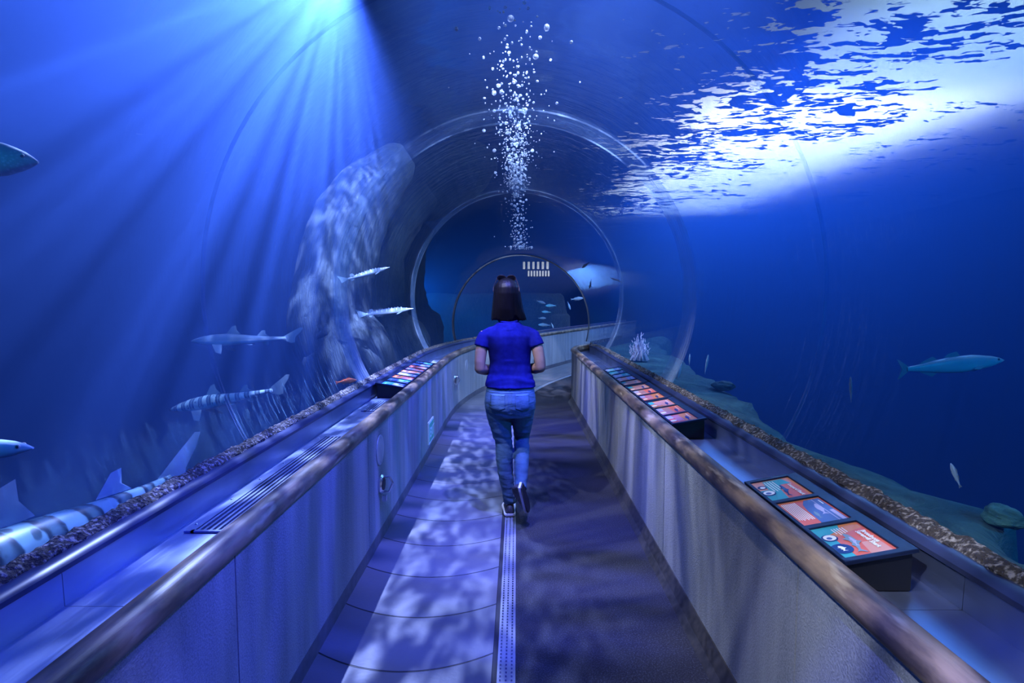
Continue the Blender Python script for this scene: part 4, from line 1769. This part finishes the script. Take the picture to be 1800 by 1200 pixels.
bmx = ico(2)
bme = bpy.data.meshes.new('air_bubble'); bmx.to_mesh(bme); bmx.free()
bme.materials.append(M_BUB)
spots = sorted((bubble_spot() for _ in range(2800)), key=lambda q: -q[1] / q[0].y)
big = spots[:240]
small = []
for p, r in spots[240:]:
    if all((p - q).length > (r + k) * 2.0 for q, k in big):
        small.append((p, r))
for p, r in big:
    o = bpy.data.objects.new('air_bubble', bme)
    COL.objects.link(o)
    o.location = p
    o.scale = (r * rb.uniform(.7, 1.2), r * rb.uniform(.9, 1.8), r * rb.uniform(.7, 1.1))
    o['label'] = 'glinting air bubble in the stream along the crown of the tunnel'
    o['category'] = 'bubble'
    o['group'] = 'air bubbles along the tunnel crown'
bm0 = ico(1)
base_v = [v.co.copy() for v in bm0.verts]
base_f = [tuple(v.index for v in f.verts) for f in bm0.faces]
bm0.free()
mb = MB()
for p, r in small:
    k = Vector((r * rb.uniform(.7, 1.2), r * rb.uniform(.9, 1.8), r * rb.uniform(.7, 1.1)))
    mb.add([p + Vector((v.x * k.x, v.y * k.y, v.z * k.z)) for v in base_v], base_f)
mb.build('fine_bubbles', M_BUB, None, True, fix=False, kind='stuff', label='fine air bubbles streaming along the crown of the tunnel', category='bubbles')

# ================================================================== lamp reflections beyond the arch, built as glowing strips
m, tt = new_mat('reflected_strip_glow')
out = tt.n('ShaderNodeOutputMaterial')
em = tt.n('ShaderNodeEmission')
em.inputs[0].default_value = (0.80, 0.86, 1.0, 1)
em.inputs[1].default_value = 0.8
tt.l(em.outputs[0], out.inputs[0])
M_STRIP_GLOW = m
G = 'strips imitating lamp reflections beyond the arch'
for row, (py, n, x0, dx, hh) in enumerate(((467, 6, 921, 8.2, 0.085), (481, 8, 929, 5.0, 0.065))):
    for k in range(n):
        p = Vector(at(x0 + k * dx, py, 13.5))
        t = thing('reflection_strip', 'small white strip imitating a lamp reflection, %s row beyond the arch' % ('upper', 'lower')[row], 'reflection', p, group=G + (', upper row' if row == 0 else ', lower row'))
        mb = MB()
        w2 = 0.026 if row == 0 else 0.018
        mb.box((p.x - w2, p.y - .02, p.z - hh), (p.x + w2, p.y - .004, p.z + hh))
        child(mb, 'tube', M_STRIP_GLOW, t)
        mb = MB()
        mb.box((p.x - w2 - .008, p.y - .004, p.z - hh - .01), (p.x + w2 + .008, p.y + .04, p.z + hh + .01))
        child(mb, 'housing', M_HOUS, t)  # dark backing added behind each reflection strip

# ================================================================== rock shelf seen through the arch
mb = MB()
rings = []
for i in range(61):
    k = i / 60
    c = Vector((lerp(-5.5, 1.6, k), lerp(14.4, 17.6, k), 0))
    ring = []
    for (d, z) in ((-.15, -3.2), (-.10, .2), (-.12, 1.0), (-.02, 1.08), (.10, 1.12), (.16, 1.35), (.30, 1.62), (.5, 1.70), (1.1, 1.72), (1.3, 1.0), (1.3, -3.2)):
        q = c + Vector((-.41, .91, 0)) * d
        q.z = z
        n_ = 0.08 * fbm(q * 1.4, 4)
        ring.append(q + Vector((.2 * n_, n_, n_ if z > 0 else 0)))
    rings.append(ring)
mb.loft(rings)
mb.build('rock_shelf', M_ROCK, None, True, label='long streaked rock shelf in the dark water beyond the arch', category='rock')
# ================================================================== the person walking away
def remeshed(mb, name, voxel, smooth_it=6, fac=0.5):
    me = mb.mesh(name, True, fix=True)
    o = bpy.data.objects.new(name, me)
    COL.objects.link(o)
    r = o.modifiers.new('r', 'REMESH')
    r.mode = 'VOXEL'
    r.voxel_size = voxel
    s = o.modifiers.new('s', 'SMOOTH')
    s.iterations = smooth_it
    s.factor = fac
    m2 = evaluated(o)
    bpy.data.objects.remove(o)
    for p in m2.polygons:
        p.use_smooth = True
    m2.name = name
    return m2


def ering(z, cx, cyy, rx, ryb, ryf=None, n=28, e=1.0):
    ryf = ryb if ryf is None else ryf
    out = []
    for k in range(n):
        a = 2 * PI * k / n
        c, s = math.cos(a), math.sin(a)
        out.append(Vector((cx + rx * math.copysign(abs(c) ** e, c), cyy + (ryf if s > 0 else ryb) * math.copysign(abs(s) ** e, s), z)))
    return out


SKIN = pmat('skin', (0.24, 0.135, 0.095), 0.5, col2=(0.20, 0.11, 0.075), nscale=18)
M_HAIR = None


def hair_mat():
    m, t = new_mat('dark_brown_hair')
    out = t.n('ShaderNodeOutputMaterial')
    b = t.n('ShaderNodeBsdfPrincipled')
    t.l(b.outputs[0], out.inputs[0])
    oc = t.obj_coord()
    f = t.noise(t.mapping(oc, (140, 140, 5)), 1.0, 3, 0.6)
    t.l(t.mix(f, (0.002, 0.0015, 0.0022), (0.007, 0.005, 0.007)), b.inputs['Base Color'])
    b.inputs['Roughness'].default_value = 0.46
    b.inputs['Specular IOR Level'].default_value = 0.16
    bn = t.n('ShaderNodeBump')
    bn.inputs['Strength'].default_value = 0.7
    bn.inputs['Distance'].default_value = 0.004
    t.l(f, bn.inputs['Height'])
    t.l(bn.outputs[0], b.inputs['Normal'])
    return m


def denim_mat():
    m, t = new_mat('blue_denim')
    out = t.n('ShaderNodeOutputMaterial')
    b = t.n('ShaderNodeBsdfPrincipled')
    t.l(b.outputs[0], out.inputs[0])
    oc = t.obj_coord()
    f = t.noise(t.mapping(oc, (160, 160, 60)), 1.0, 2, 0.6)
    fade = t.rng(t.noise(t.mapping(oc, (5, 5, 3)), 1.0, 4, 0.6), 0.35, 0.65)
    c = t.mix(fade, (0.014, 0.042, 0.085), (0.042, 0.105, 0.17))
    c = t.mix(t.math('MULTIPLY', f, 0.35), c, (0.08, 0.15, 0.25))
    t.l(c, b.inputs['Base Color'])
    b.inputs['Roughness'].default_value = 0.85
    bn = t.n('ShaderNodeBump')
    bn.inputs['Strength'].default_value = 0.55
    bn.inputs['Distance'].default_value = 0.012
    w_ = t.noise(t.mapping(oc, (7, 7, 22)), 1.0, 3, 0.6, 0.8)
    t.l(t.math('ADD', t.math('MULTIPLY', f, 0.06), w_), bn.inputs['Height'])
    t.l(bn.outputs[0], b.inputs['Normal'])
    return m


M_HAIR, M_DENIM = hair_mat(), denim_mat()
M_SHIRT = pmat('royal_blue_cotton', (0.0045, 0.006, 0.085), 0.85, col2=(0.007, 0.009, 0.115), nscale=30, bump=0.25, bscale=200, spec=0.05, bdist=0.002)
M_SEAMT = pmat('denim_seam', (0.10, 0.20, 0.36), 0.85)
M_SHOE = pmat('black_shoe_knit', (0.015, 0.016, 0.022), 0.7, col2=(0.04, 0.04, 0.05), nscale=90)
M_SOLE = pmat('white_shoe_sole', (0.62, 0.62, 0.66), 0.5)
M_LENS = pmat('dark_lens', (0.010, 0.006, 0.008), 0.1, spec=0.8)
M_FRAMEP = pmat('brown_frame', (0.035, 0.014, 0.012), 0.3)

TORSO = [  # z, cx, cy, half width, back depth, front depth
    (0.70, 0.004, -0.005, 0.150, 0.105, 0.085), (0.76, 0.004, -0.010, 0.172, 0.128, 0.090), (0.81, 0.004, -0.010, 0.172, 0.130, 0.095),
    (0.87, 0.004, -0.005, 0.165, 0.112, 0.098), (0.93, 0.004, 0.0, 0.152, 0.092, 0.098), (1.00, 0.002, 0.0, 0.136, 0.080, 0.096),
    (1.07, 0.002, 0.0, 0.126, 0.082, 0.094), (1.14, 0.0, 0.0, 0.132, 0.092, 0.104), (1.21, -0.002, -0.004, 0.146, 0.098, 0.112),
    (1.26, -0.004, -0.008, 0.150, 0.094, 0.098), (1.30, -0.005, -0.010, 0.124, 0.078, 0.080), (1.335, -0.006, -0.008, 0.082, 0.060, 0.062),
    (1.37, -0.008, 0.0, 0.055, 0.050, 0.052)]

SH = {-1: Vector((-0.168, -0.012, 1.262)), 1: Vector((0.158, -0.012, 1.265))}
EL = {-1: Vector((-0.203, -0.045, 1.035)), 1: Vector((0.213, -0.045, 1.045))}
WR = {-1: Vector((-0.085, 0.165, 1.00)), 1: Vector((0.095, 0.165, 1.01))}
HIP = {-1: Vector((-0.082, -0.005, 0.80)), 1: Vector((0.092, -0.005, 0.80))}


def torso(mb, grow, z0, z1):
    rings = []
    zs = [z0] + [r[0] for r in TORSO if z0 + .012 < r[0] < z1 - .012] + [z1]
    tab = [(r[0], tuple(r[1:])) for r in TORSO]
    for z in zs:
        cx, cyy, rx, rb_, rf = interp(tab, z)
        rings.append(ering(z, cx, cyy, rx + grow, rb_ + grow, rf + grow, 32, 0.92))
    mb.loft(rings)


LEG = {  # centre and (side, fore-aft) radii along each leg, hip to ankle
    -1: [((-0.080, -0.008, 0.80), (.092, .105)), ((-0.074, 0.0, 0.70), (.082, .092)), ((-0.058, 0.012, 0.60), (.068, .078)),
         ((-0.041, 0.020, 0.51), (.056, .062)), ((-0.037, 0.000, 0.40), (.057, .062)), ((-0.028, -0.012, 0.29), (.050, .054)),
         ((-0.010, -0.015, 0.18), (.042, .046)), ((0.003, -0.012, 0.085), (.040, .046))],
    1: [((0.088, -0.006, 0.80), (.090, .104)), ((0.090, 0.030, 0.70), (.078, .090)), ((0.088, 0.070, 0.60), (.063, .074)),
        ((0.084, 0.100, 0.515), (.050, .060)), ((0.085, 0.020, 0.445), (.051, .060)), ((0.083, -0.080, 0.370), (.046, .054)),
        ((0.079, -0.175, 0.300), (.038, .044)), ((0.076, -0.235, 0.255), (.036, .042))]}


def legs(mb, grow):
    for s in (-1, 1):
        mb.tube([p for p, r in LEG[s]], [(r[1] * .96 + grow, r[0] + grow) for p, r in LEG[s]], 22, True, side=(0, 1, 0))


def finger(mb, base, d, n, lens, r, curl, side=None):
    """bent finger: bones turn towards n by curl at each joint"""
    d, n = Vector(d).normalized(), Vector(n).normalized()
    ax = d.cross(n).normalized()
    p = Vector(base)
    pts, rs = [p - d * 0.014, p.copy()], [r * 1.02, r]
    for i, L in enumerate(lens):
        d = Matrix.Rotation(curl[i], 3, ax) @ d
        p = p + d * L
        pts.append(p.copy())
        rs.append(r * (0.95 - 0.12 * i))
    mb.tube(pts, rs, 8)
    mb.ell(pts[-1], (rs[-1],) * 3, 8, 6)


def body_mesh():
    mb = MB()
    torso(mb, -0.006, 0.96, 1.37)
    torso(mb, -0.016, 0.70, 1.00)
    legs(mb, -0.014)
    hx, hy = -0.020, 0.012
    mb.tube([(-0.006, -0.004, 1.32), (-0.010, 0.0, 1.38), (-0.016, 0.008, 1.45)], [.058, .050, .052], 20)
    # skull, jaw, face
    rings = []
    for z, rx, rb_, rf, dy in ((1.418, .020, .010, .030, .062), (1.424, .036, .030, .040, .050), (1.445, .052, .055, .060, .028), (1.475, .062, .080, .084, .010),
                               (1.505, .068, .092, .090, .006), (1.535, .073, .098, .092, .004), (1.57, .074, .100, .094, .002), (1.60, .068, .092, .086, .0),
                               (1.622, .054, .074, .068, .0), (1.637, .034, .046, .042, .0), (1.643, .012, .016, .014, .0)):
        rings.append(ering(z, hx, hy + dy * .6, rx, rb_, rf, 26))
    mb.loft(rings)
    fy = hy + 0.092
    mb.tube([(hx, fy + .002, 1.552), (hx, fy + .014, 1.53), (hx, fy + .024, 1.512), (hx, fy + .006, 1.502)], [.008, .010, .013, .010], 10)   # nose
    for s in (-1, 1):
        mb.ell((hx + s * .012, fy + .010, 1.506), (.008, .008, .007), 8, 6)                       # nostril wing
        mb.tube([(hx + s * .012, fy + .002, 1.560), (hx + s * .030, fy + .002, 1.566), (hx + s * .050, fy - .018, 1.558)], [.006, .008, .006], 8)  # brow
        mb.ell((hx + s * .073, hy + .004, 1.530), (.009, .020, .031), 10, 8)                      # ear
        mb.ell((hx + s * .040, fy - .022, 1.505), (.022, .020, .018), 10, 8)                      # cheek
    mb.tube([(hx - .022, fy - .004, 1.478), (hx, fy + .006, 1.480), (hx + .022, fy - .004, 1.478)], [.004, .008, .004], 8)     # lips
    mb.tube([(hx - .018, fy - .004, 1.469), (hx, fy + .005, 1.468), (hx + .018, fy - .004, 1.469)], [.004, .008, .004], 8)
    mb.ell((hx, fy - .014, 1.438), (.020, .018, .016), 10, 8)                                     # chin
    # arms
    for s in (-1, 1):
        S, E, W_ = SH[s], EL[s], WR[s]
        up = S.lerp(E, 0.5) + Vector((s * .010, -.006, 0))
        fo = E.lerp(W_, 0.35) + Vector((s * .006, -.004, -.004))
        mb.tube([S + Vector((-s * .05, 0, .012)), S, S.lerp(E, .25) + Vector((s * .008, 0, 0)), up, S.lerp(E, .8) + Vector((s * .006, -.006, 0)), E],
                [.036, .043, .043, .041, .038, .037], 16)
        mb.ell(E, (.037, .037, .037), 14, 10)
        mb.tube([E, fo, E.lerp(W_, .7), W_], [.038, .039, .031, .026], 16)
        # hand: palm, four fingers curled, thumb from the side
        d = (Vector((-s * .045, .085, 0.004))).normalized()
        nrm = Vector((-s * 0.88, -0.42, 0.10)).normalized()         # palm faces inwards and back to the belly
        nrm = (nrm - d * nrm.dot(d)).normalized()
        lat = d.cross(nrm).normalized()
        if lat.z < 0:
            lat = -lat                                              # thumb side is up
        p0, p1 = W_, W_ + d * 0.078
        mb.tube([p0 - d * .01, p0 + d * .018, p0 + d * .050, p1], [(.020, .024), (.017, .034), (.015, .039), (.012, .037)], 14, side=tuple(nrm))
        for k, (o, ls, rr) in enumerate(((.0285, (.040, .024, .018), .0088), (.0095, (.044, .027, .019), .0090), (-.0095, (.041, .025, .018), .0086), (-.0275, (.032, .019, .016), .0078))):
            finger(mb, p1 + lat * o - d * (.004 if k in (0, 2) else (.0 if k == 1 else .010)), d, nrm, ls, rr, (0.55 + .05 * k, 0.75, 0.45))
        tb = p0 + d * .026 + lat * .026
        finger(mb, tb, (lat * .75 + d * .65 + nrm * .25), nrm, (.034, .028, .020), .0105, (0.15, 0.35, 0.3))
    # feet inside the shoes
    for s, A in ((-1, LEG[-1][-1][0]), (1, LEG[1][-1][0])):
        A = Vector(A)
        if s < 0:
            mb.tube([A, A + Vector((0, 0, -.03)), A + Vector((0, .05, -.05)), A + Vector((0, .12, -.058))], [.028, .026, .022, .014], 12)
        else:
            mb.tube([A, A + Vector((0, -.01, -.02)), A + Vector((0, .022, -.075)), A + Vector((-.005, .045, -.12))], [.026, .022, .018, .010], 12)
    return remeshed(mb, 'body', 0.0045, 3, 0.4)


def displaced(me, fn):
    bmx = bmesh.new(); bmx.from_mesh(me)
    bmx.normal_update()
    for v in bmx.verts:
        v.co += v.normal * fn(v.co)
    bmx.to_mesh(me); bmx.free()
    return me


def shirt_mesh():
    mb = MB()
    torso(mb, 0.014, 0.905, 1.352)
    for s in (-1, 1):
        S, E = SH[s], EL[s]
        e = S.lerp(E, 0.36) + Vector((s * .010, 0, 0))
        mb.tube([S + Vector((-s * .10, 0, .034)), S + Vector((-s * .045, 0, .016)), S + Vector((s * .002, 0, -.010)), S.lerp(E, .2) + Vector((s * .006, 0, 0)), e], [.036, .046, .053, .055, .057], 20)
    # flared hem
    tab = [(r[0], tuple(r[1:])) for r in TORSO]
    rings = []
    for z, g in ((0.905, .020), (0.935, .022), (0.98, .018)):
        cx, cyy, rx, b_, f_ = interp(tab, z)
        rings.append(ering(z, cx, cyy, rx + g, b_ + g, f_ + g, 32, .92))
    mb.loft(rings)
    me = remeshed(mb, 'shirt', 0.006, 16, 0.6)

    def folds(c):
        low = max(0.0, min(1.0, (1.10 - c.z) / 0.16))
        q = Vector((c.x * 5 + 3, c.y * 5, c.z * 34 + 6 * abs(c.x)))
        d = 0.008 * low * mnoise.noise(q)
        q2 = Vector((c.x * 16 + 2, c.y * 4, c.z * 5))
        d += 0.0040 * mnoise.noise(q2)
        if c.y < 0 and abs(c.x) < 0.09 and 1.1 < c.z < 1.3:        # shoulder-blade hollow
            d -= 0.004 * math.exp(-(c.x / .03) ** 2)
        return d
    return displaced(me, folds)


def jeans_mesh():
    mb = MB()
    torso(mb, 0.006, 0.70, 0.945)
    legs(mb, 0.004)
    for s in (-1, 1):        # seat
        mb.ell((0.004 + s * .074, -0.066, 0.800), (.078, .074, .086), 18, 12)
    me = remeshed(mb, 'jeans', 0.006, 6, 0.5)

    def folds(c):
        d = 0.0016 * mnoise.noise(Vector((c.x * 8, c.y * 8, c.z * 40)))
        for kz, wd, am in ((0.53, 0.10, 0.0055), (0.10, 0.10, 0.006), (0.72, 0.07, 0.004), (0.30, .09, .004)):
            w_ = math.exp(-((c.z - kz) / wd) ** 2)
            d += am * w_ * mnoise.noise(Vector((c.x * 9 + kz * 9, c.y * 9, c.z * 42 + c.x * 12)))
        if c.z > 0.74 and c.y < 0:                                  # seam of the seat
            d -= 0.006 * math.exp(-((c.x - .004) / .010) ** 2)
        return d
    return displaced(me, folds)


PX, PY = -0.048, 3.92
person = thing('person', 'person walking away in a royal blue T-shirt and blue jeans', 'person', (PX, PY, 0))
put('body', body_mesh(), SKIN, person)
me_shirt, me_jeans = shirt_mesh(), jeans_mesh()
put('shirt', me_shirt, M_SHIRT, person, label='royal blue short sleeved T-shirt')
jeans = put('jeans', me_jeans, M_DENIM, person, label='slim blue denim jeans')

# collar band of the shirt
mb = MB()
pts = [Vector((-0.007 + .066 * math.cos(a), -0.004 + .060 * math.sin(a), 1.356 + .006 * math.cos(a * 2))) for a in (2 * PI * i / 24 for i in range(25))]
mb.tube(pts, .008, 8)
mb.build('collar', M_SHIRT, person, True)


def patch_on(me, x0, x1, z0, z1, shape, off, n=14, y0=-0.6):
    """panel laid on the back of a garment"""
    bm_ = bmesh.new(); bm_.from_mesh(me)
    tree = BVHTree.FromBMesh(bm_); bm_.free()
    grid = {}
    for j in range(n + 1):
        for i in range(n + 1):
            u, v = i / n, j / n
            x, z = lerp(x0, x1, u), lerp(z0, z1, v)
            if shape == 'pocket' and v < 0.28:                     # pointed foot of the pocket
                z += (z1 - z0) * (0.28 - v) / .28 * 0.20 * abs(2 * u - 1)
            hit = tree.ray_cast(Vector((x, y0, z)), Vector((0, 1, 0)))
            if hit[0] is None:
                return None
            grid[i, j] = hit[0] + hit[1] * off, hit[0] - hit[1] * .004
    mb = MB()
    vs = [grid[i, j][0] for j in range(n + 1) for i in range(n + 1)] + [grid[i, j][1] for j in range(n + 1) for i in range(n + 1)]
    N = (n + 1) * (n + 1)
    fs = []
    I = lambda i, j: j * (n + 1) + i
    for j in range(n):
        for i in range(n):
            a, b, c, d = I(i, j), I(i + 1, j), I(i + 1, j + 1), I(i, j + 1)
            fs += [(a, b, c, d), (N + d, N + c, N + b, N + a)]
    for k in range(n):
        for (a, b) in ((I(k, 0), I(k + 1, 0)), (I(k + 1, n), I(k, n)), (I(0, k + 1), I(0, k)), (I(n, k), I(n, k + 1))):
            fs.append((b, a, N + a, N + b))
    mb.add(vs, fs)
    return mb


for x0, x1 in ((-0.125, -0.030), (0.040, 0.132)):
    p = patch_on(me_jeans, x0, x1, 0.755, 0.865, 'pocket', 0.0035)
    if p:
        pk = p.build('pocket', M_DENIM, jeans, True)
        e = patch_on(me_jeans, x0 + .002, x1 - .002, 0.858, 0.866, 'band', 0.0052, 8)
        if e:
            e.build('hem_stitch', M_SEAMT, pk, True)
p = patch_on(me_jeans, -0.150, 0.158, 0.880, 0.884, 'band', 0.0022, 20)
if p:
    p.build('yoke_seam', M_SEAMT, jeans, True)
p = patch_on(me_jeans, 0.000, 0.010, 0.892, 0.935, 'band', 0.006, 6)
if p:
    p.build('belt_loop', M_SEAMT, jeans, True)


# hair: long, straight, parted low to the right over the shoulder
def hair_mesh():
    tab = [(1.362, (.122, .070, .000)), (1.40, (.117, .082, .010)), (1.44, (.108, .094, .022)), (1.50, (.100, .104, .040)), (1.55, (.093, .112, .062)),
           (1.59, (.085, .110, .084)), (1.615, (.074, .098, .080)), (1.635, (.056, .078, .064)), (1.648, (.034, .050, .040)), (1.655, (.010, .016, .012))]
    n = 96
    rings = []
    N = 40
    for i in range(N + 1):
        k = i / N
        ring = []
        for j in range(n):
            a = 2 * PI * j / n
            c, s = math.cos(a), math.sin(a)
            x_rel = c
            zb = 1.366 + 0.012 * mnoise.noise(Vector((c * 9, s * 9, 1))) + 0.008 * mnoise.noise(Vector((c * 26, s * 26, 4)))
            if s < 0.2:                                            # parted lower edge
                zb += 0.034 * math.exp(-((x_rel - 0.40) / 0.16) ** 2) - 0.012 * math.exp(-((x_rel + 0.15) / .35) ** 2)
                zb += 0.012 * max(0, -x_rel - .5)
            z = lerp(zb, 1.655, k ** 0.85)
            rx, rb_, rf = interp(tab, z)
            cx = interp([(1.36, -0.004), (1.45, -.014), (1.655, -.022)], z)
            g = 1 + 0.030 * mnoise.noise(Vector((c * 7, s * 7, z * 2.0))) + 0.012 * mnoise.noise(Vector((c * 22, s * 22, z * 3)))
            if s < 0 and z < 1.50:                                  # the parting groove
                g -= 0.10 * math.exp(-((x_rel - .40) / .12) ** 2) * (1.50 - z) / .14
            ring.append(Vector((cx + rx * g * c, 0.012 + (rf if s > 0 else rb_) * g * s, z)))
        rings.append(ring)
    mb = MB()
    mb.loft(rings)
    return mb


hair_mesh().build('hair', M_HAIR, person, True, label='long straight dark brown hair')

# sunglasses pushed up on the head
mb = MB()
gl_root = None
fr = MB()
lens_c = {}
for s in (-1, 1):
    c = Vector((-0.022 + s * .034, 0.055, 1.655))
    lens_c[s] = c
    M_ = Matrix.Rotation(math.radians(20), 3, 'X')
    pts = [c + M_ @ Vector((.030 * math.cos(a), 0, .021 * math.sin(a))) for a in (2 * PI * i / 20 for i in range(21))]
    fr.tube(pts, .0030, 8)
fr.tube([lens_c[-1] + Vector((.028, 0, .004)), Vector((-0.022, .060, 1.662)), lens_c[1] + Vector((-.028, 0, .004))], .003, 8)
for s in (-1, 1):
    fr.tube([lens_c[s] + Vector((s * .029, 0, 0)), Vector((-0.022 + s * .078, .040, 1.622)), Vector((-0.022 + s * .088, -.02, 1.585)), Vector((-0.022 + s * .088, -.045, 1.560))], [.003, .0028, .0026, .0024], 8)
glasses = fr.build('sunglasses', M_FRAMEP, person, True, label='brown sunglasses pushed up on the hair')
for s in (-1, 1):
    mb = MB()
    mb.ell(lens_c[s], (.029, .0030, .020), 20, 10, rot=Matrix.Rotation(math.radians(20), 3, 'X'))
    mb.build('lens', M_LENS, glasses, True)
# eyes
for s in (-1, 1):
    mb = MB()
    mb.ell((-0.020 + s * .030, 0.094, 1.541), (.0125, .009, .0058), 12, 8)
    mb.ell((-0.020 + s * .030, 0.1015, 1.541), (.0046, .0028, .0046), 10, 6, 1)
    mb.build('eye', [C_WHITE, M_EYE], person, True)


# shoes
def shoe(M, label):
    st = [(0.0, .026, .060), (.02, .034, .082), (.06, .036, .088), (.10, .037, .076), (.15, .043, .060), (.19, .044, .050), (.225, .036, .040), (.245, .018, .030)]
    up, so, ou = [], [], []
    for y, hw, h in st:
        up.append([M @ Vector((hw * math.cos(a) * (1 if math.sin(a) < .3 else .85), y, .018 + max(0, math.sin(a)) * (h - .018) + min(0, math.sin(a)) * .004)) for a in (2 * PI * k / 20 for k in range(20))])
        w2 = hw + .005
        so.append([M @ Vector(p) for p in ((-w2, y, .010), (w2, y, .010), (w2 + .002, y, .016), (w2, y, .027), (-w2, y, .027), (-w2 - .002, y, .016))])
    for y, hw, h in st:
        ou.append([M @ Vector(p) for p in ((-hw - .002, y, .001), (hw + .002, y, .001), (hw + .003, y, .0098), (-hw - .003, y, .0098))])
    so = [[p + (M.to_3x3() @ Vector((0, -.007, 0))) for p in so[0]]] + so[1:-1] + [[p + (M.to_3x3() @ Vector((0, .008, 0))) for p in so[-1]]]
    a = MB(); a.loft(up)
    o = a.build('shoe', M_SHOE, person, True, label=label)
    smooth_by_angle(o.data, 1.0)
    b = MB(); b.loft(so)
    s_ = b.build('sole', M_SOLE, o)
    bevel(s_, 0.003, 2)
    b = MB(); b.loft(ou)
    b.build('outsole', M_BLACK, o, label='black rubber outsole')
    c = MB()
    for k in range(4):
        y = .085 + k * .022
        c.tube([M @ Vector((-.022, y, .076 - k * .006)), M @ Vector((0, y + .004, .084 - k * .007)), M @ Vector((.022, y, .076 - k * .006))], .003, 6)
    c.build('lace', M_SOLE, o, True)


shoe(Matrix.Translation((0.004, -0.075, 0.0)) @ Matrix.Rotation(math.radians(4), 4, 'Z'), 'black shoe with a white sole planted on the floor')
A = Vector(LEG[1][-1][0])
# toe-down foot of the swinging leg: heel up and back, toe below
R_ = Matrix.Rotation(math.radians(-66), 4, 'X')
shoe(Matrix.Translation(A + Vector((0.012, -0.062, 0.045))) @ Matrix.Rotation(math.radians(-14), 4, 'Y') @ R_ @ Matrix.Rotation(math.radians(-72), 4, 'Y') @ Matrix.Diagonal((.86, .92, .95, 1)), 'black shoe with a white sole lifted behind, toe down')
